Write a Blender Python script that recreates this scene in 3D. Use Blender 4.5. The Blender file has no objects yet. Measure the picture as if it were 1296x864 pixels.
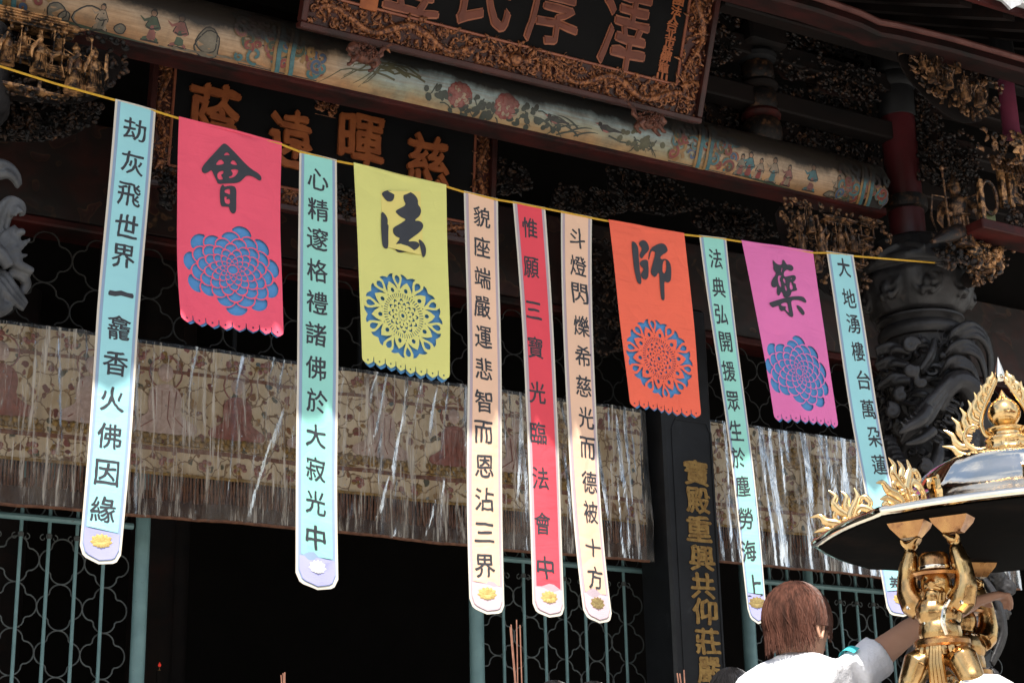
import bpy, bmesh, math, random
from math import sin, cos, pi, radians, sqrt, atan2
from mathutils import Vector, Matrix, noise
from mathutils.geometry import delaunay_2d_cdt
R = random.Random(7)
scene = bpy.context.scene
COL = scene.collection

# ------------------------------------------------------------------ camera
FPX = 2225.0
MR = Matrix(((0.86336545, -0.1358044, -0.48596014),
             (-0.50408848, -0.2746054, -0.81883251),
             (-0.02224622, 0.95191861, -0.30554225)))
CAM = Vector((0, 0, 1.55))
cam = bpy.data.cameras.new('camera')
camo = bpy.data.objects.new('camera', cam)
COL.objects.link(camo)
camo.matrix_world = Matrix.Translation(CAM) @ MR.to_4x4()
cam.sensor_width = 36.0
cam.lens = FPX / 1296 * 36
cam.clip_end = 500
scene.camera = camo

# ------------------------------------------------------------------ sky + sun
SUN_EL = radians(60)
SUN_DIR = Vector((-0.52, -0.854, 0)).normalized() * cos(SUN_EL) + Vector((0, 0, sin(SUN_EL)))
world = bpy.data.worlds.new('World')
scene.world = world
world.use_nodes = True
wn = world.node_tree
wn.nodes.clear()
wo = wn.nodes.new('ShaderNodeOutputWorld')
bg = wn.nodes.new('ShaderNodeBackground')
sky = wn.nodes.new('ShaderNodeTexSky')
sky.sky_type = 'NISHITA'
sky.sun_disc = False
sky.sun_elevation = SUN_EL
sky.sun_rotation = atan2(SUN_DIR.x, SUN_DIR.y)
sky.air_density = 1.3
sky.dust_density = 2.0
tc = wn.nodes.new('ShaderNodeTexCoord')
nz = wn.nodes.new('ShaderNodeTexNoise')
nz.inputs['Scale'].default_value = 2.6
nz.inputs['Detail'].default_value = 7
cr = wn.nodes.new('ShaderNodeValToRGB')
cr.color_ramp.elements[0].position = 0.46
cr.color_ramp.elements[1].position = 0.66
mxs = wn.nodes.new('ShaderNodeMix')
mxs.data_type = 'RGBA'
wn.links.new(tc.outputs['Generated'], nz.inputs['Vector'])
wn.links.new(nz.outputs['Fac'], cr.inputs['Fac'])
wn.links.new(cr.outputs['Color'], mxs.inputs['Factor'])
wn.links.new(sky.outputs['Color'], mxs.inputs['A'])
mxs.inputs['B'].default_value = (7.5, 7.7, 8.0, 1)
wn.links.new(mxs.outputs['Result'], bg.inputs['Color'])
bg.inputs['Strength'].default_value = 0.11
wn.links.new(bg.outputs['Background'], wo.inputs['Surface'])
sl = bpy.data.lights.new('sun', 'SUN')
sl.energy = 5.0
sl.angle = radians(0.6)
sl.color = (1.0, 0.955, 0.88)
so = bpy.data.objects.new('sun', sl)
COL.objects.link(so)
so.rotation_euler = SUN_DIR.to_track_quat('Z', 'Y').to_euler()
so.location = (0, -5, 20)
scene.view_settings.view_transform = 'Standard'
scene.view_settings.look = 'None'
scene.view_settings.gamma = 1
scene.view_settings.exposure = 0.95
scene.render.engine = 'CYCLES'
scene.cycles.max_bounces = 7
scene.cycles.diffuse_bounces = 4
scene.cycles.glossy_bounces = 4
scene.cycles.transmission_bounces = 4
scene.cycles.transparent_max_bounces = 8
scene.cycles.caustics_reflective = False
scene.cycles.caustics_refractive = False
scene.cycles.use_denoising = True
scene.cycles.sample_clamp_indirect = 6

# ------------------------------------------------------------------ placing helpers
def ray(px, py):
    return MR @ Vector(((px - 648) / FPX, -(py - 432) / FPX, -1.0))
def at(px, py, Y):
    d = ray(px, py)
    return CAM + d * (Y / d.y)
def atd(px, py, dep):
    return CAM + ray(px, py) * dep
def atplane(px, py, p0, n):
    d = ray(px, py)
    return CAM + d * ((p0 - CAM).dot(n) / d.dot(n))

# ------------------------------------------------------------------ mesh builder
class MB:
    def __init__(s):
        s.V = []; s.F = []
    def add(s, vs, fs):
        b = len(s.V)
        s.V.extend([tuple(v) for v in vs])
        s.F.extend([tuple(i + b for i in f) for f in fs])
        return s
    def box(s, a, b, M=None):
        x0, y0, z0 = a; x1, y1, z1 = b
        vs = [Vector(p) for p in ((x0,y0,z0),(x1,y0,z0),(x1,y1,z0),(x0,y1,z0),(x0,y0,z1),(x1,y0,z1),(x1,y1,z1),(x0,y1,z1))]
        if M is not None: vs = [M @ v for v in vs]
        return s.add(vs, [(0,3,2,1),(4,5,6,7),(0,1,5,4),(1,2,6,5),(2,3,7,6),(3,0,4,7)])
    def cbox(s, c, h, M=None, b=0.0):
        """box with chamfered vertical and horizontal edges"""
        c = Vector(c)
        if M is None: M = Matrix.Identity(3)
        hx, hy, hz = h
        if b <= 0:
            vs = [c + M @ Vector((sx*hx, sy*hy, sz*hz)) for sz in (-1,1) for sx,sy in ((-1,-1),(1,-1),(1,1),(-1,1))]
            return s.add(vs, [(0,3,2,1),(4,5,6,7),(0,1,5,4),(1,2,6,5),(2,3,7,6),(3,0,4,7)])
        vs = []
        for z, k in ((-hz,b),(-hz+b,0),(hz-b,0),(hz,b)):
            ax, ay = hx-k, hy-k
            for p in ((-ax+b,-ay),(ax-b,-ay),(ax,-ay+b),(ax,ay-b),(ax-b,ay),(-ax+b,ay),(-ax,ay-b),(-ax,-ay+b)):
                vs.append(c + M @ Vector((p[0],p[1],z)))
        fs = [tuple(range(7,-1,-1)), tuple(range(24,32))]
        for r in range(3):
            for i in range(8):
                j = (i+1) % 8
                fs.append((r*8+i, r*8+j, r*8+8+j, r*8+8+i))
        return s.add(vs, fs)
    def tube(s, pts, rad, n=8, flat=1.0, up=None):
        pts = [Vector(p) for p in pts]
        m = len(pts)
        if not hasattr(rad, '__len__'): rad = [rad]*m
        t0 = (pts[1]-pts[0]).normalized()
        a = Vector(up) if up is not None else (Vector((0,1,0)) if abs(t0.y) < 0.9 else Vector((1,0,0)))
        u = (a - t0*a.dot(t0)).normalized()
        vs = []
        for i in range(m):
            t = (pts[min(i+1,m-1)] - pts[max(i-1,0)])
            if t.length < 1e-9: t = t0.copy()
            t.normalize()
            u = (u - t*u.dot(t))
            if u.length < 1e-6: u = t.orthogonal()
            u.normalize()
            w = t.cross(u)
            for k in range(n):
                th = 2*pi*k/n
                vs.append(pts[i] + (u*cos(th)*flat + w*sin(th))*rad[i])
        fs = []
        for i in range(m-1):
            for k in range(n):
                l = (k+1) % n
                fs.append((i*n+k, i*n+l, (i+1)*n+l, (i+1)*n+k))
        fs.append(tuple(range(n-1,-1,-1)))
        fs.append(tuple(range((m-1)*n, m*n)))
        return s.add(vs, fs)
    def sph(s, c, r, nu=12, nv=8, M=None):
        if not hasattr(r, '__len__'): r = (r,r,r)
        c = Vector(c)
        vs = []
        for j in range(nv+1):
            ph = -pi/2 + pi*j/nv
            for i in range(nu):
                th = 2*pi*i/nu
                v = Vector((r[0]*cos(ph)*cos(th), r[1]*cos(ph)*sin(th), r[2]*sin(ph)))
                if M is not None: v = M @ v
                vs.append(c+v)
        fs = []
        for j in range(nv):
            for i in range(nu):
                k = (i+1) % nu
                fs.append((j*nu+i, j*nu+k, (j+1)*nu+k, (j+1)*nu+i))
        return s.add(vs, fs)
    def lathe(s, prof, c=(0,0,0), n=24, rf=None, M=None, a0=0, a1=2*pi):
        c = Vector(c)
        full = abs(a1-a0-2*pi) < 1e-6
        nn = n if full else n+1
        vs = []
        for j,(r,z) in enumerate(prof):
            for i in range(nn):
                th = a0+(a1-a0)*i/n
                k = rf(j/(len(prof)-1), th) if rf else 1
                v = Vector((r*k*cos(th), r*k*sin(th), z))
                if M is not None: v = M @ v
                vs.append(c+v)
        fs = []
        for j in range(len(prof)-1):
            for i in range(n):
                k = (i+1) % nn
                fs.append((j*nn+i, j*nn+k, (j+1)*nn+k, (j+1)*nn+i))
        if full:
            if prof[0][0] > 1e-5: fs.append(tuple(range(nn-1,-1,-1)))
            if prof[-1][0] > 1e-5: fs.append(tuple(range((len(prof)-1)*nn, len(prof)*nn)))
        return s.add(vs, fs)
    def slab(s, outline, holes, fn, t, back=None):
        """polygon with holes, mapped by fn(x,z,offset), thickness t"""
        vs, fs, edges = fill(outline, holes)
        if not fs: return s
        n = len(vs)
        A = [fn(v[0], v[1], t) for v in vs] + [fn(v[0], v[1], 0) for v in vs]
        F = [tuple(f) for f in fs] + [tuple(i+n for i in reversed(f)) for f in fs]
        for a, b in edges: F.append((a, b, b+n, a+n))
        return s.add(A, F)
    def build(s, name, mat, parent=None, smooth=True, angle=40, label=None):
        me = bpy.data.meshes.new(name)
        me.from_pydata(s.V, [], s.F)
        me.validate()
        bm = bmesh.new(); bm.from_mesh(me)
        bmesh.ops.recalc_face_normals(bm, faces=bm.faces)
        bm.to_mesh(me); bm.free()
        if smooth:
            me.polygons.foreach_set('use_smooth', [True]*len(me.polygons))
            me.set_sharp_from_angle(angle=radians(angle))
        if mat is not None: me.materials.append(mat)
        return link(name, me, parent, label)

def link(name, me, parent=None, label=None):
    o = bpy.data.objects.new(name, me)
    COL.objects.link(o)
    if parent is not None:
        o.parent = parent
        o.matrix_parent_inverse = PW(parent).inverted()
    if label: o['label'] = label
    return o
def PW(o):
    m = Matrix.LocRotScale(o.location, o.rotation_euler, o.scale)
    if o.parent is not None: m = PW(o.parent) @ o.matrix_parent_inverse @ m
    return m
def thing(name, label, cat, loc=(0,0,0), group=None):
    o = bpy.data.objects.new(name, None)
    COL.objects.link(o)
    o.location = loc
    o.empty_display_size = 0.1
    o['label'] = label; o['category'] = cat
    if group: o['group'] = group
    return o
def tag(o, label, cat, group=None):
    o['label'] = label; o['category'] = cat
    if group: o['group'] = group
    return o
def struct(o):
    o['kind'] = 'structure'; return o
def stuff(o):
    o['kind'] = 'stuff'; return o
def inst(src, M, parent):
    """a copy of a part sharing its mesh, at matrix M in the world"""
    c = src.copy(); COL.objects.link(c)
    c.parent = parent
    c.matrix_parent_inverse = PW(parent).inverted()
    c.location, q, c.scale = M.decompose()
    c.rotation_euler = q.to_euler()
    return c

def chaikin(p, it=1):
    for _ in range(it):
        q = []
        for i in range(len(p)):
            a = p[i]; b = p[(i+1) % len(p)]
            q.append((a[0]*.75+b[0]*.25, a[1]*.75+b[1]*.25))
            q.append((a[0]*.25+b[0]*.75, a[1]*.25+b[1]*.75))
        p = q
    return p
def inpoly(x, y, p):
    c = False
    j = len(p)-1
    for i in range(len(p)):
        xi, yi = p[i]; xj, yj = p[j]
        if (yi > y) != (yj > y) and x < (xj-xi)*(y-yi)/(yj-yi)+xi: c = not c
        j = i
    return c
def fill(outline, holes=(), grid=None):
    pts = []; edges = []
    for lp in [outline] + list(holes):
        b = len(pts); n = len(lp)
        pts += [Vector((q[0], q[1])) for q in lp]
        edges += [(b+i, b+(i+1) % n) for i in range(n)]
    if grid:
        x0 = min(q[0] for q in outline); x1 = max(q[0] for q in outline)
        z0 = min(q[1] for q in outline); z1 = max(q[1] for q in outline)
        nx = max(1, int((x1-x0)/grid)); nzz = max(1, int((z1-z0)/grid))
        for i in range(1, nx):
            for j in range(1, nzz):
                x = x0+(x1-x0)*i/nx; z = z0+(z1-z0)*j/nzz
                if inpoly(x, z, outline): pts.append(Vector((x, z)))
    vs, es, fs, ov, oe, of = delaunay_2d_cdt(pts, edges, [], 0, 1e-6, True)
    out = []
    for f in fs:
        cx = sum(vs[i][0] for i in f)/len(f); cy = sum(vs[i][1] for i in f)/len(f)
        if inpoly(cx, cy, outline) and not any(inpoly(cx, cy, h) for h in holes): out.append(tuple(f))
    cnt = {}
    for f in out:
        for i in range(len(f)):
            e = (f[i], f[(i+1) % len(f)])
            k = (min(e), max(e))
            cnt.setdefault(k, []).append(e)
    be = [v[0] for v in cnt.values() if len(v) == 1]
    return [(v[0], v[1]) for v in vs], out, be

def remesh(mb, name, mat, voxel, parent=None, smooth=3, factor=0.5, disp=None, label=None):
    """fuse overlapping shapes into one continuous surface"""
    me = bpy.data.meshes.new(name)
    me.from_pydata(mb.V, [], mb.F)
    bm = bmesh.new(); bm.from_mesh(me)
    bmesh.ops.recalc_face_normals(bm, faces=bm.faces)
    bm.to_mesh(me); bm.free()
    o = bpy.data.objects.new(name, me); COL.objects.link(o)
    m = o.modifiers.new('r', 'REMESH'); m.mode = 'VOXEL'; m.voxel_size = voxel; m.use_smooth_shade = True
    if smooth:
        q = o.modifiers.new('s', 'SMOOTH'); q.iterations = smooth; q.factor = factor
    dg = bpy.context.evaluated_depsgraph_get()
    ev = o.evaluated_get(dg)
    nm = bpy.data.meshes.new_from_object(ev)
    bpy.data.objects.remove(o); bpy.data.meshes.remove(me)
    nm.name = name
    if disp:
        nn = [v.normal.copy() for v in nm.vertices]
        for v, k in zip(nm.vertices, nn):
            v.co = v.co + k*disp(v.co)
    nm.polygons.foreach_set('use_smooth', [True]*len(nm.polygons))
    nm.materials.clear(); nm.materials.append(mat)
    return link(name, nm, parent, label)

def spiral(c, r0, turns, M, k=0.16, n=None, start=0.0, lift=0.0, sgn=1):
    """points of a spiral in the plane given by matrix M (3x3) about c, from outside in"""
    n = n or int(10*turns)+4
    pts = []
    for i in range(n+1):
        t = i/n
        th = start + sgn*2*pi*turns*t
        r = r0*(1-t*(1-k))
        pts.append(Vector(c) + M @ Vector((r*cos(th), -lift*t, r*sin(th))))
    return pts
I3 = Matrix.Identity(3)

# ------------------------------------------------------------------ materials
def newmat(name):
    m = bpy.data.materials.new(name); m.use_nodes = True
    nt = m.node_tree; nt.nodes.clear()
    out = nt.nodes.new('ShaderNodeOutputMaterial')
    b = nt.nodes.new('ShaderNodeBsdfPrincipled')
    nt.links.new(b.outputs[0], out.inputs[0])
    return m, nt, b, out
def texco(nt, scale=(1,1,1), rot=(0,0,0)):
    t = nt.nodes.new('ShaderNodeTexCoord'); mp = nt.nodes.new('ShaderNodeMapping')
    mp.inputs['Scale'].default_value = scale; mp.inputs['Rotation'].default_value = rot
    nt.links.new(t.outputs['Object'], mp.inputs['Vector'])
    return mp.outputs[0]
def nnoise(nt, vec, scale, detail=4, rough=0.6, dist=0):
    n = nt.nodes.new('ShaderNodeTexNoise')
    n.inputs['Scale'].default_value = scale; n.inputs['Detail'].default_value = detail
    n.inputs['Roughness'].default_value = rough; n.inputs['Distortion'].default_value = dist
    nt.links.new(vec, n.inputs['Vector'])
    return n.outputs['Fac']
def ramp(nt, fac, stops, interp='LINEAR'):
    r = nt.nodes.new('ShaderNodeValToRGB')
    e = r.color_ramp.elements
    r.color_ramp.interpolation = interp
    while len(e) < len(stops): e.new(0.5)
    for k, (p, c) in enumerate(stops):
        e[k].position = p
        e[k].color = (c[0], c[1], c[2], 1) if hasattr(c, '__len__') else (c, c, c, 1)
    nt.links.new(fac, r.inputs['Fac'])
    return r.outputs['Color']
def mixc(nt, fac, a, b, mode='MIX'):
    m = nt.nodes.new('ShaderNodeMix'); m.data_type = 'RGBA'; m.blend_type = mode
    for s, v in (('Factor', fac), ('A', a), ('B', b)):
        if isinstance(v, (int, float)): m.inputs[s].default_value = v
        elif isinstance(v, tuple): m.inputs[s].default_value = (v[0], v[1], v[2], 1)
        else: nt.links.new(v, m.inputs[s])
    return m.outputs['Result']
def bump(nt, b, h, strength=0.3, dist=0.01):
    k = nt.nodes.new('ShaderNodeBump')
    k.inputs['Strength'].default_value = strength; k.inputs['Distance'].default_value = dist
    nt.links.new(h, k.inputs['Height'])
    nt.links.new(k.outputs[0], b.inputs['Normal'])
    return k
def mat(name, c1, c2=None, scale=8, rough=0.6, metal=0, lo=0.35, hi=0.65, bs=None, bst=0.3, bd=0.004, spec=0.4, vs=(1,1,1), rr=None, extra=None):
    m, nt, b, out = newmat(name)
    v = texco(nt, vs)
    c2 = c2 or tuple(x*0.75 for x in c1)
    n = nnoise(nt, v, scale, 6, 0.6, 0.3)
    col = ramp(nt, n, [(lo, c1), (hi, c2)])
    if extra:  # (colour, scale, lo, hi): wear spots
        n2 = nnoise(nt, v, extra[1], 5, 0.7)
        f2 = ramp(nt, n2, [(extra[2], 0), (extra[3], 1)])
        col = mixc(nt, f2, col, extra[0])
    nt.links.new(col, b.inputs['Base Color'])
    b.inputs['Roughness'].default_value = rough
    if rr:
        r2 = ramp(nt, nnoise(nt, v, scale*2.3, 4), [(0.3, rr[0]), (0.7, rr[1])])
        nt.links.new(r2, b.inputs['Roughness'])
    b.inputs['Metallic'].default_value = metal
    b.inputs['Specular IOR Level'].default_value = spec
    if bs: bump(nt, b, nnoise(nt, v, bs, 5, 0.65), bst, bd)
    return m
M = {}
M['wood_dark'] = mat('shade_dark_wood', (0.011,0.007,0.006), (0.005,0.004,0.0038), 5, 0.7, bs=30, vs=(0.4,1,1), spec=0.15, extra=((0.022,0.008,0.006), 3, 0.55, 0.75))  # tone lowered to stand in for the shade deep under the roof
M['wood_red'] = mat('dark_red_lacquer', (0.065,0.009,0.007), (0.024,0.005,0.0045), 4, 0.55, bs=25, bst=0.25, vs=(0.5,1,1), spec=0.2, extra=((0.007,0.0045,0.004), 6, 0.42, 0.66))  # red lowered too, interior shade put into the colour
M['purlin'] = mat('shade_dark_red_purlin', (0.035,0.008,0.007), (0.014,0.0055,0.005), 4, 0.6, bs=25, bst=0.25, vs=(0.5,1,1), spec=0.15, extra=((0.006,0.0045,0.004), 5, 0.40, 0.62))  # darker copy of the red lacquer, eave shade put into the colour
M['wood_black'] = mat('black_lacquer', (0.009,0.009,0.010), (0.006,0.006,0.0065), 12, 0.6, bs=120, bst=0.15, spec=0.25)
M['plaque_black'] = mat('black_board', (0.0085,0.0085,0.009), (0.0065,0.0065,0.007), 3, 0.9, bs=260, bst=0.35, bd=0.002, spec=0.1)
M['column_red'] = mat('red_column_paint', (0.075,0.012,0.015), (0.04,0.008,0.009), 3, 0.35, bs=20, bst=0.1)
M['column_plum'] = mat('skylit_plum_column', (0.16,0.030,0.06), (0.10,0.02,0.04), 3, 0.4, bs=20, bst=0.1)  # purple of the skylight put into the column colour
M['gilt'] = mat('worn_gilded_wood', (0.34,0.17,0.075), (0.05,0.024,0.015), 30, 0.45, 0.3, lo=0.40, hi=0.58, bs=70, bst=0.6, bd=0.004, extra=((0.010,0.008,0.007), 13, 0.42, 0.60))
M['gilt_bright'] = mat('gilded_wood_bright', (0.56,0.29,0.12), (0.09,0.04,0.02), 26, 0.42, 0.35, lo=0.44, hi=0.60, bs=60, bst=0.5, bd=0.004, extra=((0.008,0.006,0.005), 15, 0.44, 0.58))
M['gilt_dim'] = mat('dark_gilded_wood', (0.12,0.055,0.025), (0.014,0.008,0.006), 30, 0.5, 0.3, lo=0.34, hi=0.52, bs=60, bst=0.6, bd=0.005, extra=((0.006,0.005,0.005), 11, 0.40, 0.56))  # darker copy of the gilt with blackish blotches at random
M['gilt_red'] = mat('red_brown_gilt_relief', (0.34,0.13,0.05), (0.055,0.016,0.011), 44, 0.42, 0.3, lo=0.42, hi=0.60, bs=120, bst=0.6, bd=0.003, extra=((0.018,0.008,0.007), 20, 0.5, 0.66))
M['lion_red'] = mat('dark_red_brown_carving', (0.14,0.05,0.03), (0.035,0.014,0.010), 30, 0.45, 0.15, lo=0.42, hi=0.64, bs=90, bst=0.6, bd=0.004)
M['frame_red'] = mat('plaque_frame_lacquer', (0.055,0.013,0.010), (0.022,0.007,0.006), 6, 0.4, bs=40, bst=0.2)
M['letter_orange'] = mat('orange_brown_letters', (0.36,0.105,0.03), (0.25,0.066,0.02), 9, 0.5, bs=50, bst=0.3)
M['letter_rim'] = mat('pale_letter_outline', (0.34,0.12,0.06), (0.24,0.08,0.045), 9, 0.5)
M['letter_dark'] = mat('dull_red_letter_face', (0.16,0.042,0.022), (0.11,0.03,0.017), 9, 0.5)
M['gold_text'] = mat('gold_leaf_lettering', (0.50,0.31,0.10), (0.28,0.155,0.05), 30, 0.4, 0.5, bs=60, bst=0.4, extra=((0.05,0.04,0.03), 26, 0.62, 0.7))
M['ink'] = mat('grey_black_print', (0.035,0.037,0.045), (0.028,0.03,0.036), 14, 0.6)
M['stone_dark'] = mat('soot_dark_stone', (0.024,0.022,0.023), (0.008,0.0075,0.008), 7, 0.55, bs=60, bst=0.5, bd=0.004, extra=((0.06,0.045,0.037), 4, 0.62, 0.8), rr=(0.34,0.65))
M['brass_fig'] = mat('aged_gold_figure', (0.66,0.44,0.19), (0.36,0.20,0.08), 7, 0.2, 1.0, rr=(0.12,0.34), bs=26, bst=0.12, bd=0.01, extra=((0.16,0.08,0.045), 11, 0.60, 0.74))
M['stone_light'] = mat('pale_grey_stone', (0.085,0.087,0.091), (0.035,0.036,0.039), 7, 0.5, bs=60, bst=0.5, bd=0.004, rr=(0.35,0.6))
M['stone_board'] = mat('black_polished_stone', (0.016,0.017,0.020), (0.009,0.0095,0.011), 5, 0.38, bs=80, bst=0.15, bd=0.002, extra=((0.045,0.048,0.055), 6, 0.6, 0.8))
M['teal'] = mat('teal_painted_steel', (0.19,0.32,0.33), (0.14,0.25,0.26), 6, 0.45, bs=60, bst=0.15, extra=((0.05,0.035,0.028), 28, 0.66, 0.70))
M['wire'] = mat('grey_iron_wire', (0.11,0.13,0.13), (0.06,0.065,0.065), 14, 0.5)
M['wire_dark'] = mat('old_dark_wire', (0.028,0.028,0.025), (0.016,0.014,0.012), 10, 0.6)
M['brass'] = mat('polished_gold_brass', (0.80,0.58,0.30), (0.70,0.46,0.20), 3, 0.15, 1.0, rr=(0.09,0.24))
M['brass_pale'] = mat('polished_pale_brass', (0.93,0.85,0.72), (0.86,0.74,0.56), 3, 0.08, 1.0, rr=(0.03,0.14), bs=7, bst=0.06, bd=0.02)
M['brass_old'] = mat('heat_toned_brass', (0.62,0.36,0.14), (0.34,0.16,0.075), 9, 0.25, 1.0, rr=(0.16,0.38), extra=((0.18,0.08,0.05), 13, 0.55, 0.72))
M['soot'] = mat('soot_black_metal', (0.0045,0.004,0.0037), (0.003,0.0028,0.0025), 5, 0.9, spec=0.03, extra=((0.018,0.011,0.008), 4, 0.55, 0.8))
M['ground'] = mat('granite_paving', (0.42,0.40,0.37), (0.33,0.32,0.30), 3, 0.8, bs=40)
M['floor_in'] = mat('hall_floor_tile', (0.10,0.07,0.055), (0.07,0.05,0.04), 3, 0.4)
M['dark_in'] = mat('soot_and_shade_plaster', (0.006,0.005,0.0045), (0.004,0.0035,0.003), 3, 0.9, spec=0.1)  # near-black stands in for hall shade as well as soot
M['string'] = mat('yellow_twine', (0.62,0.36,0.03), (0.5,0.27,0.02), 40, 0.7)
M['tile'] = mat('glazed_roof_tile', (0.50,0.25,0.09), (0.35,0.15,0.06), 6, 0.35)
M['tile_grey'] = mat('weathered_grey_tile_edge', (0.52,0.52,0.52), (0.30,0.30,0.31), 14, 0.7, bs=50, bst=0.6)
# ================================================================== BANNERS
def cloth(name, c, rough=0.75, trans=0.12, crease=0.35):
    m, nt, b, out = newmat(name)
    v = texco(nt)
    n = nnoise(nt, v, 2.2, 3)
    c2 = tuple(x*0.93 for x in c)
    nt.links.new(ramp(nt, n, [(0.35, c), (0.65, c2)]), b.inputs['Base Color'])
    b.inputs['Roughness'].default_value = rough
    b.inputs['Specular IOR Level'].default_value = 0.25
    # soft creases: distance to the edges of large warped cells, plus a fine weave
    vo = nt.nodes.new('ShaderNodeTexVoronoi'); vo.feature = 'DISTANCE_TO_EDGE'; vo.inputs['Scale'].default_value = 3.1
    mp = nt.nodes.new('ShaderNodeMapping'); mp.inputs['Scale'].default_value = (1, 1, 0.7)
    wn2 = nt.nodes.new('ShaderNodeTexNoise'); wn2.inputs['Scale'].default_value = 2.5
    nt.links.new(v, wn2.inputs['Vector'])
    ad = nt.nodes.new('ShaderNodeVectorMath'); ad.operation = 'MULTIPLY_ADD'
    nt.links.new(wn2.outputs['Color'], ad.inputs[0]); ad.inputs[1].default_value = (0.5,0.5,0.5)
    nt.links.new(v, ad.inputs[2]); nt.links.new(ad.outputs[0], mp.inputs['Vector'])
    nt.links.new(mp.outputs[0], vo.inputs['Vector'])
    f = ramp(nt, vo.outputs['Distance'], [(0.0, 0.0), (0.16, 1.0)])
    g1 = nnoise(nt, texco(nt, (1.0,1,4.5), (0,0.5,0)), 2.6, 4, 0.55, 1.2)
    f2 = mixc(nt, 0.6, f, g1)
    f2 = mixc(nt, 0.25, f2, nnoise(nt, v, 14, 4))
    bump(nt, b, f2, crease*1.5, 0.014)
    tr = nt.nodes.new('ShaderNodeBsdfTranslucent'); tr.inputs['Color'].default_value = (*c, 1)
    mx = nt.nodes.new('ShaderNodeMixShader'); mx.inputs[0].default_value = trans
    nt.links.new(b.outputs[0], mx.inputs[1]); nt.links.new(tr.outputs[0], mx.inputs[2])
    nt.links.new(mx.outputs[0], out.inputs[0])
    return m
C = {
 'aqua': cloth('aqua_satin', (0.37,0.73,0.77)), 'mint': cloth('mint_satin', (0.34,0.73,0.64)),
 'mint2': cloth('green_mint_satin', (0.34,0.73,0.62)),
 'peach': cloth('peach_satin', (0.90,0.59,0.41)), 'redc': cloth('red_satin', (0.85,0.085,0.115)),
 'cream': cloth('cream_edging', (0.72,0.66,0.56), crease=0.1), 'lav': cloth('slate_blue_border', (0.30,0.40,0.55), crease=0.1),
 'mauve': cloth('mauve_border', (0.50,0.40,0.44), crease=0.1), 'shield': cloth('lavender_brocade', (0.42,0.42,0.72), crease=0.1),
 'shield2': cloth('pale_mauve_brocade', (0.68,0.50,0.54), crease=0.1),
 'pink': cloth('coral_pink_cloth', (0.92,0.115,0.185), crease=0.5), 'yellow': cloth('pale_yellow_cloth', (0.75,0.73,0.24), crease=0.4),
 'orange': cloth('orange_cloth', (0.94,0.165,0.095), crease=0.7), 'magenta': cloth('orchid_pink_cloth', (0.82,0.20,0.48), crease=0.6),
 'patch': cloth('yellow_paper_patch', (0.82,0.70,0.22), crease=0.1), 'blue': cloth('cornflower_blue_cloth', (0.10,0.30,0.60), crease=0.25),
}
GOLDLOTUS = mat('gold_embroidery', (0.66,0.50,0.18), (0.48,0.33,0.10), 60, 0.45, 0.3, bs=200, bst=0.5)
GOLDLOTUS2 = mat('dull_gold_embroidery', (0.36,0.27,0.10), (0.22,0.15,0.06), 60, 0.45, 0.3, bs=200, bst=0.5)
SILV = mat('silver_embroidery', (0.85,0.85,0.82), (0.75,0.75,0.72), 60, 0.35, 0.2, bs=200, bst=0.5)

class Surf:
    """a hanging cloth: corner points on the plane of the string, a gentle ripple in depth"""
    def __init__(s, TL, TR, BL, BR, seed, bow=0.0, amp=0.007, mid=0.0):
        s.bow = bow; s.amp = amp; s.seed = seed; s.z0 = 5.4; s.z1 = 3.0
        def pt(p):
            Y = 8.0
            for _ in range(3):
                q = at(p[0], p[1], Y); Y = s.Y(q.x, q.z)
            return at(p[0], p[1], Y)
        s.z0 = at(*TL, 8).z; s.z1 = at(*BL, 8).z
        s.TL, s.TR, s.BL, s.BR = pt(TL), pt(TR), pt(BL), pt(BR)
        s.mid = mid
        s.w = s.TR.x-s.TL.x; s.h = s.TL.z-s.BL.z
    def t(s, z): return (s.z0-z)/(s.z0-s.z1)
    def Y(s, x, z):
        t = max(0, s.t(z))
        a = s.amp*min(1, 0.25+t)
        return 8.0 - s.bow*t*t + a*sin(x*13+s.seed*3+z*1.3) + a*0.8*sin(z*3.1+s.seed*5+x*3) + a*0.22*sin(x*29+s.seed+z*2)
    def P(s, x, z, off=0.0):
        return Vector((x, s.Y(x, z)-off, z))
    def uv(s, u, v):
        """u,v in 0..1 to x,z"""
        k = s.mid*4*v*(1-v) + (0.005*sin(v*6.5+s.seed*2)*(1-abs(2*v-1)) if s.h > 1.6 else 0.003*sin(v*9+s.seed+u*3)*v)
        a = s.TL.lerp(s.TR, u); b = s.BL.lerp(s.BR, u)
        return (a.x+(b.x-a.x)*v+k, a.z+(b.z-a.z)*v)
    def px(s, px, py):
        Y = 8.0
        for _ in range(3):
            q = at(px, py, Y); Y = s.Y(q.x, q.z)
        return (q.x, q.z)
    def sheet(s, outline_uv, off, name, m, parent, holes=(), grid=None, thick=0.0012, raw=False):
        o = outline_uv if raw else [s.uv(*p) for p in outline_uv]
        h = holes if raw else [[s.uv(*p) for p in hh] for hh in holes]
        vs, fs, be = fill(o, h, grid)
        n = len(vs)
        A = [s.P(v[0], v[1], off+thick) for v in vs]+[s.P(v[0], v[1], off) for v in vs]
        F = [tuple(f) for f in fs]+[tuple(i+n for i in reversed(f)) for f in fs]
        F += [(a, b, b+n, a+n) for a, b in be]
        mb = MB(); mb.add(A, F)
        return mb.build(name, m, parent, angle=60)

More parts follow.
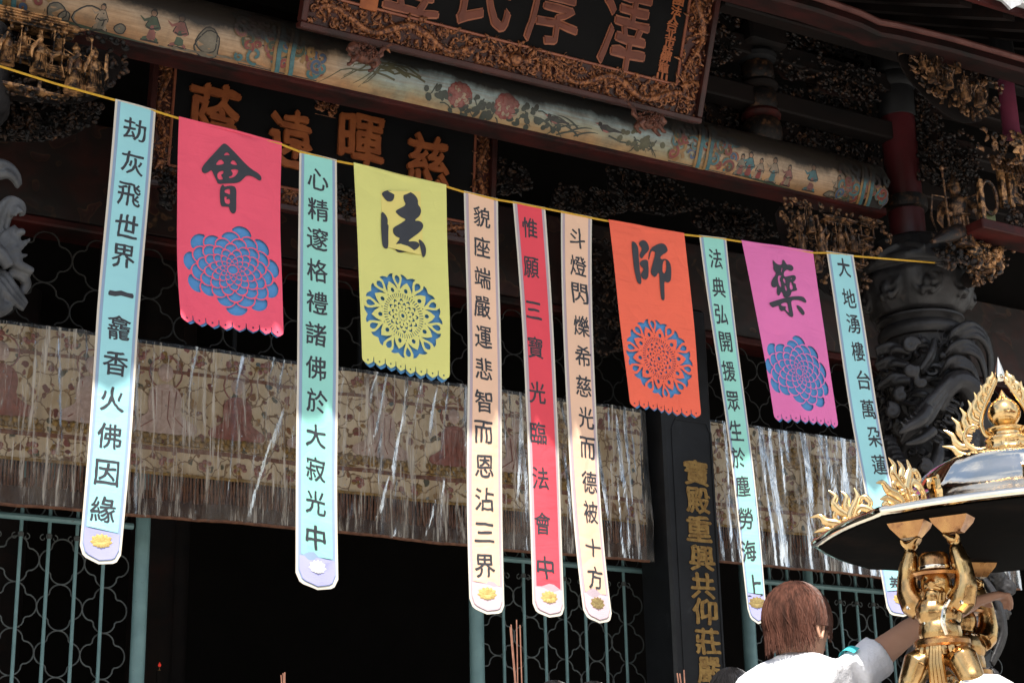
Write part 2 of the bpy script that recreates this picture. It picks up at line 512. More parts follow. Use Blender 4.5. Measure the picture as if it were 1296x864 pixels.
# ---- lettering: the writing is set in a typeface, then the strokes are swollen and bent like brush writing
_gc = {}
def glyph(ch, bold=0.02, ext=0.0, bev=0.0):
    k = (ch, bold, ext, bev)
    if k in _gc: return _gc[k]
    c = bpy.data.curves.new('character', 'FONT')
    c.body = ch; c.size = 1; c.offset = bold; c.resolution_u = 3; c.extrude = ext; c.bevel_depth = bev
    o = bpy.data.objects.new('character', c); COL.objects.link(o)
    dg = bpy.context.evaluated_depsgraph_get()
    me = bpy.data.meshes.new_from_object(o.evaluated_get(dg))
    bm = bmesh.new(); bm.from_mesh(me)
    bmesh.ops.remove_doubles(bm, verts=bm.verts, dist=1e-5)
    for _ in range(2):
        ed = [e for e in bm.edges if e.calc_length() > 0.11]
        if ed: bmesh.ops.subdivide_edges(bm, edges=ed, cuts=1)
    bmesh.ops.triangulate(bm, faces=bm.faces)
    vs = [v.co.copy() for v in bm.verts]
    fs = [tuple(v.index for v in f.verts) for f in bm.faces]
    bm.free()
    bpy.data.objects.remove(o); bpy.data.meshes.remove(me); bpy.data.curves.remove(c)
    x0 = min(v.x for v in vs); x1 = max(v.x for v in vs); y0 = min(v.y for v in vs); y1 = max(v.y for v in vs)
    cx, cy = (x0+x1)/2, (y0+y1)/2
    r = (vs, fs, cx, cy, x1-x0, y1-y0)
    _gc[k] = r
    return r
def brush(v, seed, k=0.03):
    a = noise.noise_vector(Vector((v.x*2.3+seed*7.1, v.y*2.3, 3.3)))
    b = noise.noise_vector(Vector((v.x*6+seed*3.1, v.y*6, 1.3)))
    return v + Vector((a.x*k+b.x*k*0.5, a.y*k+b.y*k*0.5, 0))
def write(ch, fn, w, h, name, m, parent, bold=0.024, seed=0, warp=0.045, ext=0.0, bev=0.0, natural=False):
    """fn(x, y, z) places local metres; w,h is the room the character fills"""
    vs, fs, cx, cy, gw, gh = glyph(ch, 0.0, ext, 0.0)
    if natural: sx, sy = w, h
    else:
        sx = w/max(gw, 0.55); sy = h/max(gh, 0.55)
        if gw < 0.55: sx = w/0.85
        if gh < 0.55: sy = h/0.85
    mb = MB()
    k = bold
    offs = [(0,0)] if k <= 0 else [(-k,0),(k,0),(0,k),(0,-k*.6)]+([(-k*.7,k*.7),(k*.7,-k*.7),(k*.7,k*.7),(-k*.7,-k*.7)] if k > .03 else [])
    for i, (dx, dy) in enumerate(offs):
        mb.add([fn((q.x-cx+dx)*sx, (q.y-cy+dy)*sy, q.z+(0.012*i if ext > 0 else 0.0)) if ext > 0 else fn((q.x-cx+dx)*sx, (q.y-cy+dy)*sy, 0)+Vector((0,-0.00025*i,0)) for q in [brush(v, seed, warp) for v in vs]], fs)
    return mb.build(name, m, parent, smooth=ext > 0, angle=35)

def lotus(S, c, r, off, m, parent):
    mb = MB()
    def petal(a, l, w, o, yb=0):
        pts = []
        for i in range(9):
            t = i/8
            pts.append((l*t, w*sin(pi*t)**0.8*(1 if t < .999 else 0)))
        pts = pts[:-1]+[(l, 0)]
        poly = pts + [(p[0], -p[1]) for p in reversed(pts[1:-1])]
        ca, sa = cos(a), sin(a)
        V = [S.P(c[0]+p[0]*ca-p[1]*sa, c[1]+yb+p[0]*sa+p[1]*ca, o) for p in poly]
        mid = S.P(c[0]+l*.5*ca, c[1]+yb+l*.5*sa, o+0.004)
        n = len(V)
        V.append(mid)
        mb.add(V, [(i, (i+1) % n, n) for i in range(n)])
    for a, l, w, o in ((0.05,1,.24,0),(pi-0.05,1,.24,0),(0.5,1.0,.26,.001),(pi-0.5,1.0,.26,.001),(-0.35,.8,.22,.001),(pi+.35,.8,.22,.001),(1.0,.85,.26,.002),(pi-1.0,.85,.26,.002),
                       (-0.9,.55,.2,.002),(pi+.9,.55,.2,.002),(pi/2,.8,.25,.003),(-pi/2,.5,.2,.003)):
        petal(a, r*l, r*w, off+o)
    mb.build('lotus', m, parent)

def long_banner(label, cs, col, bord, shield, lot, chars, seed, amp=0.013, tip=10, cw=26, chh=29, mid=0.0, edge='cream'):
    TL, TR, BL, BR = cs
    S = Surf(TL, TR, BL, BR, seed, amp=amp, mid=mid)
    root = thing('scripture_banner', label, 'banner', tuple((S.TL+S.TR)/2), 'long narrow banners with a column of characters')
    tp = tip*0.0057/S.h
    def shp(u0, u1, v0, v1, n=30, foot=True):
        o = []
        for i in range(n+1): o.append((u0, v0+(v1-v0)*i/n))
        if foot:
            for i in range(1, 12):
                u = i/12; q = abs(2*u-1)
                dv = tp*(0.70*math.sqrt(max(0, 1-max(0,(q-.62)/.38)**2))+.42*(1-q))
                o.append((u0+(u1-u0)*u, v1+dv))
        for i in range(n, -1, -1): o.append((u1, v0+(v1-v0)*i/n))
        return o
    S.sheet(shp(0, 1, 0, 1), 0, 'edging', C[edge], root, grid=0.03)
    S.sheet(shp(0.055, 0.945, 0.0005, 0.994), 0.0015, 'border', C[bord], root, grid=0.03)
    S.sheet(shp(0.125, 0.875, 0.001, 0.957, foot=False), 0.003, 'field', C[col], root, grid=0.03)
    S.sheet(shp(0.075, 0.925, 0.960, 0.992, n=4), 0.0044, 'shield', C[shield], root, grid=0.03)
    c = S.uv(0.5, 0.984)
    lotus(S, c, 0.054, 0.0064, lot, root)
    # hem over the string
    mb = MB(); mb.tube([S.P(*S.uv(u/6, 0), 0.0)+Vector((0,0.002,0.003)) for u in range(7)], 0.006, 8)
    mb.build('hem', C[edge], root)
    lean = (S.BL.x-S.TL.x)/(S.TL.z-S.BL.z)
    rise = (S.TR.z-S.TL.z)/S.w
    for k, (ch, x, y) in enumerate(chars):
        q = S.px(x, y)
        h = chh*0.0042; w = cw*0.0054
        w = w*0.82 if cw else w
        hh = 0.022 if ch == '一' else (h*0.8 if ch in '三十' else h)
        def fn(a, b, z, q=q): return S.P(q[0]+a-b*lean, q[1]+b+a*rise, 0.0050)
        if ch == '一':
            write(ch, fn, w*0.9, h*0.9, 'character', M['ink'], root, 0.05, seed=seed*13+k, warp=0.09, natural=True) if False else write(ch, lambda a,b,z,q=q: S.P(q[0]+a*1.0, q[1]+b*1.6-abs(a)*0.12, 0.0050), w, w*0.9, 'character', M['ink'], root, 0.03, seed=k)
        else:
            write(ch, fn, w, hh, 'character', M['ink'], root, 0.014 if ch not in '一三十上中大' else 0.02, seed=seed*13+k)
    return root, S

def cz(s, xy): return [(c, x, y) for c, (x, y) in zip(s, xy)]
GL = GOLDLOTUS
long_banner('leftmost long banner, pale aqua with a gold lotus at its foot', ((146,127),(197,141),(101,690),(153,702)), 'aqua','lav','shield', GL,
  cz('劫灰飛世界一龕香火佛因緣', [(170,165),(167,207),(163,247),(160,287),(156,325),(153,372),(150,415),(146,460),(142,505),(138,552),(135,598),(130,645)]), 1, amp=0.015)
long_banner('long mint green banner between the coral pink and yellow square banners, white lotus at foot', ((379,192),(426,204),(374,724),(428,733)), 'mint','lav','shield', SILV,
  cz('心精邃格禮諸佛於大寂光中', [(402,228),(402,266),(401,303),(401,343),(400,383),(399,423),(399,466),(400,508),(399,552),(399,594),(399,636),(399,680)]), 2, tip=11)
long_banner('long peach banner with twelve characters, immediately right of the yellow square banner', ((587,243),(630,253),(594,757),(638,766)), 'peach','mauve','shield2', GL,
  cz('貌座端嚴運悲智而恩沾三界', [(609,275),(609,313),(610,352),(610,389),(612,427),(612,467),(612,508),(612,547),(613,590),(613,632),(613,674),(613,716)]), 3, cw=24)
long_banner('the only long red banner, between the two long peach ones', ((649,256),(690,264),(674,763),(714,769)), 'redc','mauve','shield2', GL,
  cz('惟願三寶光臨法會中', [(670,289),(672,339),(675,393),(677,440),(680,497),(681,548),(684,605),(686,662),(690,718)]), 4, cw=23, mid=0.02)
long_banner('long peach banner with twelve characters, between the long red one and the orange square banner', ((710,268),(749,276),(738,771),(774,776)), 'peach','mauve','shield2', GOLDLOTUS2,
  cz('斗燈閃爍希慈光而德被十方', [(730,302),(731,337),(733,372),(735,413),(737,451),(738,489),(741,529),(743,567),(745,610),(747,648),(750,693),(753,731)]), 5, cw=24, mid=-0.04)
long_banner('long green banner between the orange and the orchid pink square banners', ((885,299),(919,303),(946,770),(970,774)), 'mint2','lav','shield', GOLDLOTUS2,
  cz('法典弘開援眾生於塵勞海上', [(905,328),(909,364),(912,398),(918,433),(922,470),(927,508),(931,545),(934,579),(939,615),(943,656),(947,697),(954,741)]), 6, cw=21, tip=12, amp=0.02)
long_banner('rightmost long banner, pale aqua, its lower part hidden behind the golden censer roof', ((1046,319),(1080,324),(1122,768),(1160,765)), 'aqua','lav','shield', GL,
  cz('大地湧樓台萬朶蓮養', [(1067,339),(1074,378),(1079,410),(1085,445),(1092,481),(1098,518),(1106,553),(1112,588),(1134,742)]), 7, cw=22, mid=-0.015)

# ---- square banners
def conv(pts, ox, oy, sc): return [(ox+p[0]/sc, oy+p[1]/sc) for p in pts]
BR = {
'會': (245,175,8.233, [
 ([(310,58),(350,85),(420,155),(480,220),(540,285),(600,335),(660,370),(695,405),(700,440),(680,452),(640,425),(595,400),(545,397),(520,420),(480,460),(440,475),(380,478),(310,480),(245,487),(230,445),(200,385),(180,335),(150,360),(110,378),(80,360),(75,320),(110,270),(160,215),(220,150),(270,95)],
  [[(340,148),(375,188),(340,185),(298,190)],[(270,220),(318,268),(280,285),(213,290)],[(407,228),(455,290),(410,287),(368,270)],[(305,347),(302,378),(275,390),(300,430),(290,440),(250,442),(235,400),(245,365),(275,350)],[(375,340),(410,330),(460,337),(450,375),(415,415),(360,427),(358,408),(390,400),(400,380),(390,355)]]),
 ([(300,488),(312,518),(345,505),(390,502),(425,515),(438,550),(435,650),(436,740),(430,780),(405,795),(378,780),(365,740),(360,725),(330,717),(285,722),(270,690),(265,600),(268,540),(280,505)],
  [[(315,550),(340,538),(372,535),(372,600),(345,585),(312,575)],[(312,610),(345,622),(332,635),(340,645),(370,635),(370,698),(325,690),(312,660)]])]),
'法': (470,230,7.855, [
 ([(88,122),(145,90),(205,98),(222,145),(210,190),(180,207),(145,200),(115,165)], []),
 ([(90,298),(130,330),(155,380),(150,435),(163,435),(158,520),(160,660),(140,676),(105,655),(95,600),(88,480),(88,380)], []),
 ([(330,112),(380,108),(430,145),(455,190),(452,235),(480,265),(487,310),(465,355),(435,375),(420,397),(470,395),(505,425),(505,465),(470,510),(400,560),(345,603),(430,597),(465,620),(470,645),(440,680),(390,695),(330,703),(280,713),(240,700),(225,670),(230,630),(283,567),(240,555),(208,520),(205,465),(260,435),(310,405),(338,380),(290,362),(250,330),(226,298),(280,270),(338,238),(312,190),(307,145)], []),
 ([(457,573),(500,600),(530,650),(535,700),(525,745),(505,760),(495,745),(485,690),(472,640)], [])]),
'師': (785,295,8.64, [
 ([(110,92),(150,105),(180,150),(187,190),(190,260),(195,340),(205,440),(218,500),(218,570),(180,555),(155,480),(135,370),(122,230)], []),
 ([(195,105),(230,83),(265,90),(295,130),(305,180),(285,215),(255,240),(225,290),(205,270),(198,240),(230,180),(195,135)], []),
 ([(196,335),(230,300),(290,297),(297,360),(298,460),(285,505),(260,517),(230,500),(208,455),(250,400),(215,370)], []),
 ([(315,180),(370,140),(435,115),(480,130),(508,185),(500,215),(445,245),(422,275),(440,298),(475,285),(515,305),(545,360),(545,500),(530,540),(500,548),(468,530),(470,620),(474,735),(455,740),(435,730),(420,560),(415,440),(400,440),(385,475),(358,490),(318,440),(340,350),(378,215),(350,203),(326,200),(302,298),(292,298)],
  [[(472,300),(490,300),(492,400),(480,440),(463,450),(447,420),(452,330)]])]),
'藥': (960,320,9.6, [
 ([(155,85),(175,110),(215,150),(275,155),(275,85),(305,105),(330,155),(365,145),(405,170),(412,200),(395,225),(370,228),(345,210),(320,215),(300,235),(290,265),(300,300),(345,290),(400,275),(435,285),(443,320),(420,350),(400,370),(440,380),(440,420),(460,455),(430,468),(385,475),(380,510),(365,537),(300,556),(280,500),(262,470),(250,500),(235,530),(212,515),(207,470),(215,400),(190,430),(150,420),(138,380),(155,320),(205,265),(180,225),(165,200),(170,180)],
  [[(270,175),(280,200),(265,250),(257,240)],[(230,278),(270,285),(240,318),(262,380),(262,435),(235,400),(216,320)],[(290,312),(310,330),(315,380),(300,375),(280,330)],[(368,355),(385,365),(400,400),(410,440),(380,462),(362,430)],[(300,400),(320,410),(335,465),(312,468)],[(380,308),(395,315),(388,330),(375,325)]]),
 ([(108,615),(150,600),(230,575),(300,555),(400,535),(515,530),(555,565),(570,605),(550,612),(500,585),(440,575),(380,585),(385,640),(408,750),(405,780),(385,787),(350,765),(300,700),(262,717),(240,690),(235,640),(170,668),(150,665)],
  [[(250,632),(278,655),(325,655),(308,690),(350,735),(358,720),(345,660),(338,608),(290,612)]]),
 ([(447,635),(500,660),(545,720),(545,755),(520,765),(480,715),(455,670)], [])]),
}
def mandala_dahlia(c, R0, sq, lean):
    H = []
    n = 11
    rings = [0.10,0.17,0.245,0.335,0.44,0.56,0.69,0.83]
    def pt(r, a): 
        x = r*cos(a); z = r*sin(a)
        return (c[0]+R0*(x*sq-z*lean), c[1]+R0*z)
    H.append([pt(0.095, 2*pi*i/14) for i in range(14)])
    nr = len(rings)
    def bumpf(t, v, p): return v+(p-v)*max(0.0, 1-abs(t)**2.4)
    for k in range(1, nr+1):
        st = 0.013+0.017*k/nr
        Rp = rings[k] if k < nr else 1.0
        Rv = rings[k-1]
        Rvi = rings[k-2] if k > 1 else 0.10
        for j in range(n):
            if k == nr and j % 4 == 3: continue
            a = 2*pi*(j+(k % 2)*0.5)/n + 0.2
            hw = pi/n
            g = min(0.35, st/Rv*0.9)/hw*0.5
            T = 1-g
            up = []; lo = []
            for i in range(15):
                t = -T+2*T*i/14
                u_ = bumpf(t, Rv, Rp)-st*0.5
                l_ = bumpf(1-abs(t), Rvi, Rv)+st*0.5
                up.append((t, u_)); lo.append((t, l_))
            ok = [i for i in range(15) if up[i][1]-lo[i][1] > 0.004]
            if len(ok) < 3: continue
            H.append([pt(up[i][1], a+up[i][0]*hw) for i in ok]+[pt(lo[i][1], a+lo[i][0]*hw) for i in reversed(ok)])
    return H
def mandala_rose(c, R0, sq, lean):
    H = []
    def pt(r, a):
        x = r*cos(a); z = r*sin(a)
        return (c[0]+R0*(x*sq-z*lean), c[1]+R0*z)
    def loc(a, pts): return [pt(sqrt(p[0]**2+p[1]**2), a+atan2(p[1], p[0])) for p in pts]
    H.append([pt(0.05, 2*pi*i/10) for i in range(10)])
    for n, r0, r1, w, ph in ((16,0.09,0.14,0.011,0),(12,0.17,0.23,0.02,.1)):
        for j in range(n): H.append(loc(2*pi*(j+ph)/n, [(r0,-w*.5),(r0,w*.5),(r1-.01,w),(r1,0),(r1-.01,-w)]))
    for n, r0, w, ph in ((12,0.27,0.045,.6),(12,0.36,0.05,.1)):
        for j in range(n):
            H.append(loc(2*pi*(j+ph)/n, [(r0-.03,-w),(r0-.005,-w*.45),(r0+.005,0),(r0-.005,w*.45),(r0-.03,w),(r0+.01,w*.95),(r0+.045,w*.4),(r0+.055,0),(r0+.045,-w*.4),(r0+.01,-w*.95)]))
    for j in range(50):
        H.append(loc(2*pi*j/50, [(0.43,-.008),(0.43,.008),(0.53,.012),(0.53,-.012)]))
    for j in range(10):
        a = 2*pi*j/10+0.12
        H.append(loc(a, [(0.62+.055*cos(q*pi/6), .05*sin(q*pi/6)) for q in range(12)][::-1]))
        # the two-horned shape above each inner petal
        b = [(0.60,0.165),(0.66,0.135),(0.74,0.09),(0.83,0.0),(0.74,-.09),(0.66,-.135),(0.60,-.165),(0.70,-.165),(0.79,-.15),(0.90,-.15),(0.98,-.20),(0.99,-.12),(0.965,-.06),(0.93,0),(0.965,.06),(0.99,.12),(0.98,.20),(0.90,.15),(0.79,.15),(0.70,.165)]
        H.append(loc(a, b))
        d = 2*pi/20
        H.append(loc(a+d, [(0.565,-.02),(0.60,0),(0.565,.02)]))
        H.append(loc(a+d, [(0.74,0),(0.80,.045),(0.87,.075),(0.93,.06),(0.965,0),(0.93,-.06),(0.87,-.075),(0.80,-.045)]))
    return H
def square_banner(label, cs, col, ch, mc, mr, kind, seed, bow=0.0, amp=0.014, under='blue'):
    TL, TR, BL, BRc = cs
    S = Surf(TL, TR, BL, BRc, seed, bow=bow, amp=amp)
    root = thing('character_banner', label, 'banner', tuple((S.TL+S.TR)/2), 'broad banners with one large character over a cut-out flower')
    def outline(dx=0, dz=0, cut=0.032):
        o = []
        n = 24
        for i in range(n+1): o.append((0, i/n*(1-cut)))
        for k in range(8):
            u0, u1 = k/8, (k+1)/8
            for uu, vv in ((0.03, 0), (0.05, .45), (0.22, .72), (0.5, 1.0), (0.78, .72), (0.95, .45), (0.97, 0)):
                v = 1-cut+cut*vv if not (uu in (0.03, 0.97)) else 1-cut-0.008
                if (k == 0 and uu == 0.03) or (k == 7 and uu == 0.97): continue
                o.append((u0+(u1-u0)*uu, v))
        for i in range(n, -1, -1): o.append((1, i/n*(1-cut)))
        return o
    o = [S.uv(*p) for p in outline()]
    c = S.px(*mc)
    lean = (S.BL.x-S.TL.x)/S.h
    H = mandala_dahlia(c, mr, 1.0, lean) if kind == 'dahlia' else mandala_rose(c, mr, 1.0, lean)
    for k in range(8):
        q = S.uv((k+.5)/8, 0.978)
        H.append([(q[0]+0.0055*cos(i*pi/3), q[1]+0.0055*sin(i*pi/3)) for i in range(6)])
    S.sheet(o, 0.006, 'cut_out_cloth', C[col], root, holes=H, grid=0.025, raw=True, thick=0.002)
    # backing cloth a little behind, its scallops peeping out
    cxm = sum(p[0] for p in o)/len(o)
    S2 = [(cxm+(p[0]-cxm)*0.95+0.008, p[1]-(0.012 if col == 'yellow' else 0.004)) if p[1] < S.BL.z+0.1 else (cxm+(p[0]-cxm)*0.95, p[1]-0.01) for p in o]
    S.sheet(S2, -0.010 if col == 'yellow' else -0.004, 'backing_cloth', C[under], root, grid=0.06, raw=True, thick=0.001)
    if ch == '法':
        S.sheet([S.px(x, y) for x, y in ((481,242),(531,243),(535,324),(484,312))], 0.0085, 'paper_patch', C['patch'], root, grid=0.06, raw=True, thick=0.0006)
    ox, oy, sc, polys = BR[ch]
    mb = MB()
    for ol, hs in polys:
        ol2 = chaikin([S.px(*p) for p in conv(ol, ox, oy, sc)], 2)
        hs2 = [chaikin([S.px(*p) for p in conv(h, ox, oy, sc)], 1) for h in hs]
        mb.slab(ol2, hs2, lambda x, z, t: S.P(x, z, 0.0115+t), 0.0008)
    mb.build('character', M['ink'], root, smooth=False)
    mb = MB(); mb.tube([S.P(*S.uv(u/12, 0), 0.002)+Vector((0,0.0,0.003)) for u in range(13)], 0.008, 8)
    mb.build('hem', C[col], root)
    return S
square_banner('coral pink square banner with the large character 會 above a blue dahlia cut-out', ((226,150),(356,183),(228,406),(359,428)), 'pink', '會', (294,342), 0.262, 'dahlia', 11, bow=0.14)
square_banner('pale yellow square banner with the large character 法 above a round blue cut-out', ((447,208),(564,236),(457,460),(569,482)), 'yellow', '法', (509,400), 0.236, 'rose', 12)
square_banner('orange square banner with the large character 師 above a round blue cut-out', ((770,280),(865,297),(797,515),(887,529)), 'orange', '師', (833,454), 0.234, 'rose', 13)
square_banner('orchid pink square banner with the large character 藥 above a blue dahlia cut-out', ((938,306),(1028,320),(980,532),(1060,542)), 'magenta', '藥', (1011,471), 0.243, 'dahlia', 14)

# ---- the yellow string
pts = [(-160,40),(-80,62),(0,84),(70,106),(146,127),(197,141),(226,150),(356,183),(379,192),(426,204),(447,208),(564,236),(587,243),(630,253),(649,256),(690,264),(710,268),(749,276),(770,280),(865,297),(885,299),(919,303),(938,306),(1028,320),(1046,320),(1080,324),(1140,329)]
path = [at(x, y, 8.0) for x, y in pts]+[at(1208, 334.5, 8.13)]
mb = MB(); mb.tube(path, 0.0062, 7)
tag(mb.build('string', M['string']), 'yellow string from which all the banners hang, tied to the dark stone capital', 'string')
mb = MB(); mb.tube([at(1220,345,8.5), at(1216,366,8.4), at(1208,384,8.35), at(1199,406,8.33)], 0.0055, 7)
tag(mb.build('string', M['string']), 'short slack end of yellow string hanging down beside the stone capital', 'string')
# ================================================================== GROUND + HALL
def plane(name, a, b, z, m):
    mb = MB(); mb.box((a[0],a[1],z-0.2),(b[0],b[1],z)); return struct(mb.build(name, m, smooth=False))
mb = MB(); mb.add([(-90,-90,0),(90,-90,0),(90,90,0),(-90,90,0)], [(0,1,2,3)])
struct(mb.build('ground', M['ground'], smooth=False))
TZ = 0.9
mb = MB(); mb.box((-14,2.7,0.004),(24,9.4,TZ)); struct(mb.build('terrace', M['ground'], smooth=False))
mb = MB(); mb.box((-14,9.4,0.004),(24,17,TZ+0.06)); struct(mb.build('hall_floor', M['floor_in'], smooth=False))
# the hall as a building
hall = thing('temple_hall', 'dark old temple hall with carved eaves, painted beam and iron lattice front', 'temple', (5,12,TZ))
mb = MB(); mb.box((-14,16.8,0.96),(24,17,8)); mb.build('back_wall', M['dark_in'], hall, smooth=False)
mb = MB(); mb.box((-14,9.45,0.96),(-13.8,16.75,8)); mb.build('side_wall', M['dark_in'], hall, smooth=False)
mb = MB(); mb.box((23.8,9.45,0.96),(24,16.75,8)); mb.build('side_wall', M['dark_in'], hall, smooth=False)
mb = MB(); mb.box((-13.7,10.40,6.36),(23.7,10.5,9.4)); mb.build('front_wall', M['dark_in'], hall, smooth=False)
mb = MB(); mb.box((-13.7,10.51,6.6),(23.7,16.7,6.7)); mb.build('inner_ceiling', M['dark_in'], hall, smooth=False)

def panelmat():
    m, nt, b, out = newmat('old_painted_board')
    v = texco(nt)
    vo = nt.nodes.new('ShaderNodeTexVoronoi'); vo.inputs['Scale'].default_value = 5; vo.feature = 'SMOOTH_F1'
    w = nt.nodes.new('ShaderNodeTexNoise'); w.inputs['Scale'].default_value = 4
    nt.links.new(v, w.inputs['Vector'])
    ad = nt.nodes.new('ShaderNodeVectorMath'); ad.operation = 'MULTIPLY_ADD'
    nt.links.new(w.outputs['Color'], ad.inputs[0]); ad.inputs[1].default_value = (0.6,0.6,0.6); nt.links.new(v, ad.inputs[2])
    nt.links.new(ad.outputs[0], vo.inputs['Vector'])
    f = vo.outputs['Distance']
    c = ramp(nt, f, [(0.0, (0.05,0.024,0.014)), (0.15, (0.024,0.006,0.005)), (0.28, (0.045,0.014,0.010)), (0.3, (0.085,0.042,0.02)), (0.33, (0.012,0.007,0.006)), (0.6, (0.03,0.008,0.006))])
    s = ramp(nt, nnoise(nt, v, 3, 5), [(0.4, 0), (0.7, 1)])
    nt.links.new(mixc(nt, s, c, (0.007,0.006,0.0055)), b.inputs['Base Color'])
    b.inputs['Roughness'].default_value = 0.5
    bump(nt, b, f, 0.3, 0.02)
    return m
M['panel'] = panelmat()
# roof: a sloping soffit of boards under grey tiled eave
EY, EZ = 6.74, 6.70
sl_ = 0.50
mb = MB()
def roofpt(Y): return EZ+0.05+(Y-EY)*sl_+0.02*(Y-EY)**2
ys = [EY+0.02, 7.3, 8, 8.8, 9.8, 11, 13, 17.2]
vs = []; fs = []
for i, y in enumerate(ys):
    for x in (-6, 18): vs.append((x, y, roofpt(y)))
    for x in (-6, 18): vs.append((x, y, roofpt(y)+0.16))
for i in range(len(ys)-1):
    a = i*4; b = a+4
    fs += [(a, a+1, b+1, b), (a+2, b+2, b+3, a+3), (a, b, b+2, a+2), (a+1, a+3, b+3, b+1)]
fs += [(0, 2, 3, 1), (len(vs)-4, len(vs)-3, len(vs)-1, len(vs)-2)]
mb.add(vs, fs); mb.build('roof', M['panel'], hall, smooth=False)
mb = MB(); mb.box((-6,EY-0.012,EZ),(18,EY+0.02,EZ+0.045)); mb.build('eave_batten', M['wood_red'], hall, smooth=False)
mb = MB(); mb.box((-6,EY-0.06,EZ+0.048),(18,EY+0.018,EZ+0.13)); mb.build('eave_edge', M['tile_grey'], hall, smooth=False)
t0 = None
for k in range(92):
    x = -5.6+k*0.255
    if t0 is None:
        mb = MB(); mb.lathe([(0.0,-.02),(0.05,-.02),(0.062,-.012),(0.062,0.9)], (0,0,0), 14, M=Matrix.Rotation(-pi/2+0.46, 3, 'X'))
        t0 = mb.build('round_tile', M['tile'], hall)
        t0.location = (x, EY-0.05, EZ+0.21)
        mb = MB(); pts = [(0.115,0.09),(0.11,0.0),(0.085,-.035),(0.045,-.055),(0,-.085),(-.045,-.055),(-.085,-.035),(-.11,0.0),(-.115,0.09)]
        mb.slab(pts, [], lambda a, b, t: Vector((a, -t, b)), 0.018)
        d0 = mb.build('drip_tile', M['tile_grey'], hall, smooth=False)
        d0.location = (x+0.127, EY-0.064, EZ+0.05)
    else:
        inst(t0, Matrix.Translation((x, EY-0.05, EZ+0.21)), hall)
        inst(d0, Matrix.Translation((x+0.127, EY-0.064, EZ+0.05)), hall)
# rafters
r0 = None
for k in range(56):
    x = -3.5+k*0.36
    if r0 is None:
        mb = MB(); ang = 0.5
        vsr = []
        for y in (EY+0.06, 7.3, 8, 8.8, 9.8, 11):
            z = roofpt(y)
            vsr += [(-.05, y, z-.09), (.05, y, z-.09), (.05, y, z-.002), (-.05, y, z-.002)]
        f = [(3,2,1,0), (20,21,22,23)]
        for i in range(5):
            a = i*4
            for j in range(4): f.append((a+j, a+(j+1) % 4, a+4+(j+1) % 4, a+4+j))
        mb.add(vsr, f)
        r0 = mb.build('rafter', M['wood_dark'], hall, smooth=False); r0.location = (x, 0, 0)
    else: inst(r0, Matrix.Translation((x, 0, 0)), hall)
# long horizontal timbers
def timber(name, m, x0, x1, y0, y1, z0, z1, bv=0.012):
    mb = MB()
    Mx = Matrix.Rotation(pi/2, 3, 'Y')
    mb.cbox(((x0+x1)/2, (y0+y1)/2, (z0+z1)/2), ((z1-z0)/2, (y1-y0)/2, (x1-x0)/2), Mx, bv)
    return mb.build(name, m, hall, angle=30)
mb = MB()
pp = [(-4,6.70),(5.6,6.70),(6.5,6.715),(6.85,6.70),(7.0,6.675),(7.15,6.69),(7.6,6.71),(9.3,6.72),(12,6.75)]
vs = []; fs = []
for i,(x,z) in enumerate(pp): vs += [(x,7.26,z-.045),(x,7.40,z-.045),(x,7.40,z+.05),(x,7.28,z+.05),(x,7.25,z+.02),(x,7.235,z-.03)]
for i in range(len(pp)-1):
    for j in range(6): fs.append((i*6+j, i*6+(j+1)%6, i*6+6+(j+1)%6, i*6+6+j))
fs += [(5,4,3,2,1,0), tuple(range(48,54))]
mb.add(vs, fs); mb.build('eave_purlin', M['purlin'], hall, angle=25)
mb = MB(); mb.tube([(x,7.245,z+.045) for x,z in pp], 0.022, 8); mb.build('purlin_moulding', mat('highlight_rose_moulding', (0.13,0.045,0.035), (0.07,0.02,0.016), 5, 0.5, bs=20), hall)  # paler rose paints the highlight along the purlin edge
timber('lintel', M['panel'], -4, 12, 10.12, 10.34, 5.66, 6.35)
timber('lintel', M['wood_red'], -4, 12, 10.10, 10.36, 5.60, 5.655)
timber('sill', M['wood_black'], -4, 6.9, 10.0, 10.3, 4.86, 4.93)
timber('sill', M['wood_black'], 7.45, 12, 10.0, 10.3, 4.86, 4.93)
timber('porch_beam', M['wood_dark'], -4, 12, 9.3, 9.5, 6.75, 7.0)
timber('porch_beam', M['wood_dark'], -4, 12, 8.42, 8.6, 7.02, 7.16)
timber('porch_beam', M['wood_dark'], 6.4, 12, 8.0, 8.12, 7.06, 7.18)
timber('porch_beam', M['wood_dark'], -4, 12, 8.44, 8.58, 6.66, 6.80)
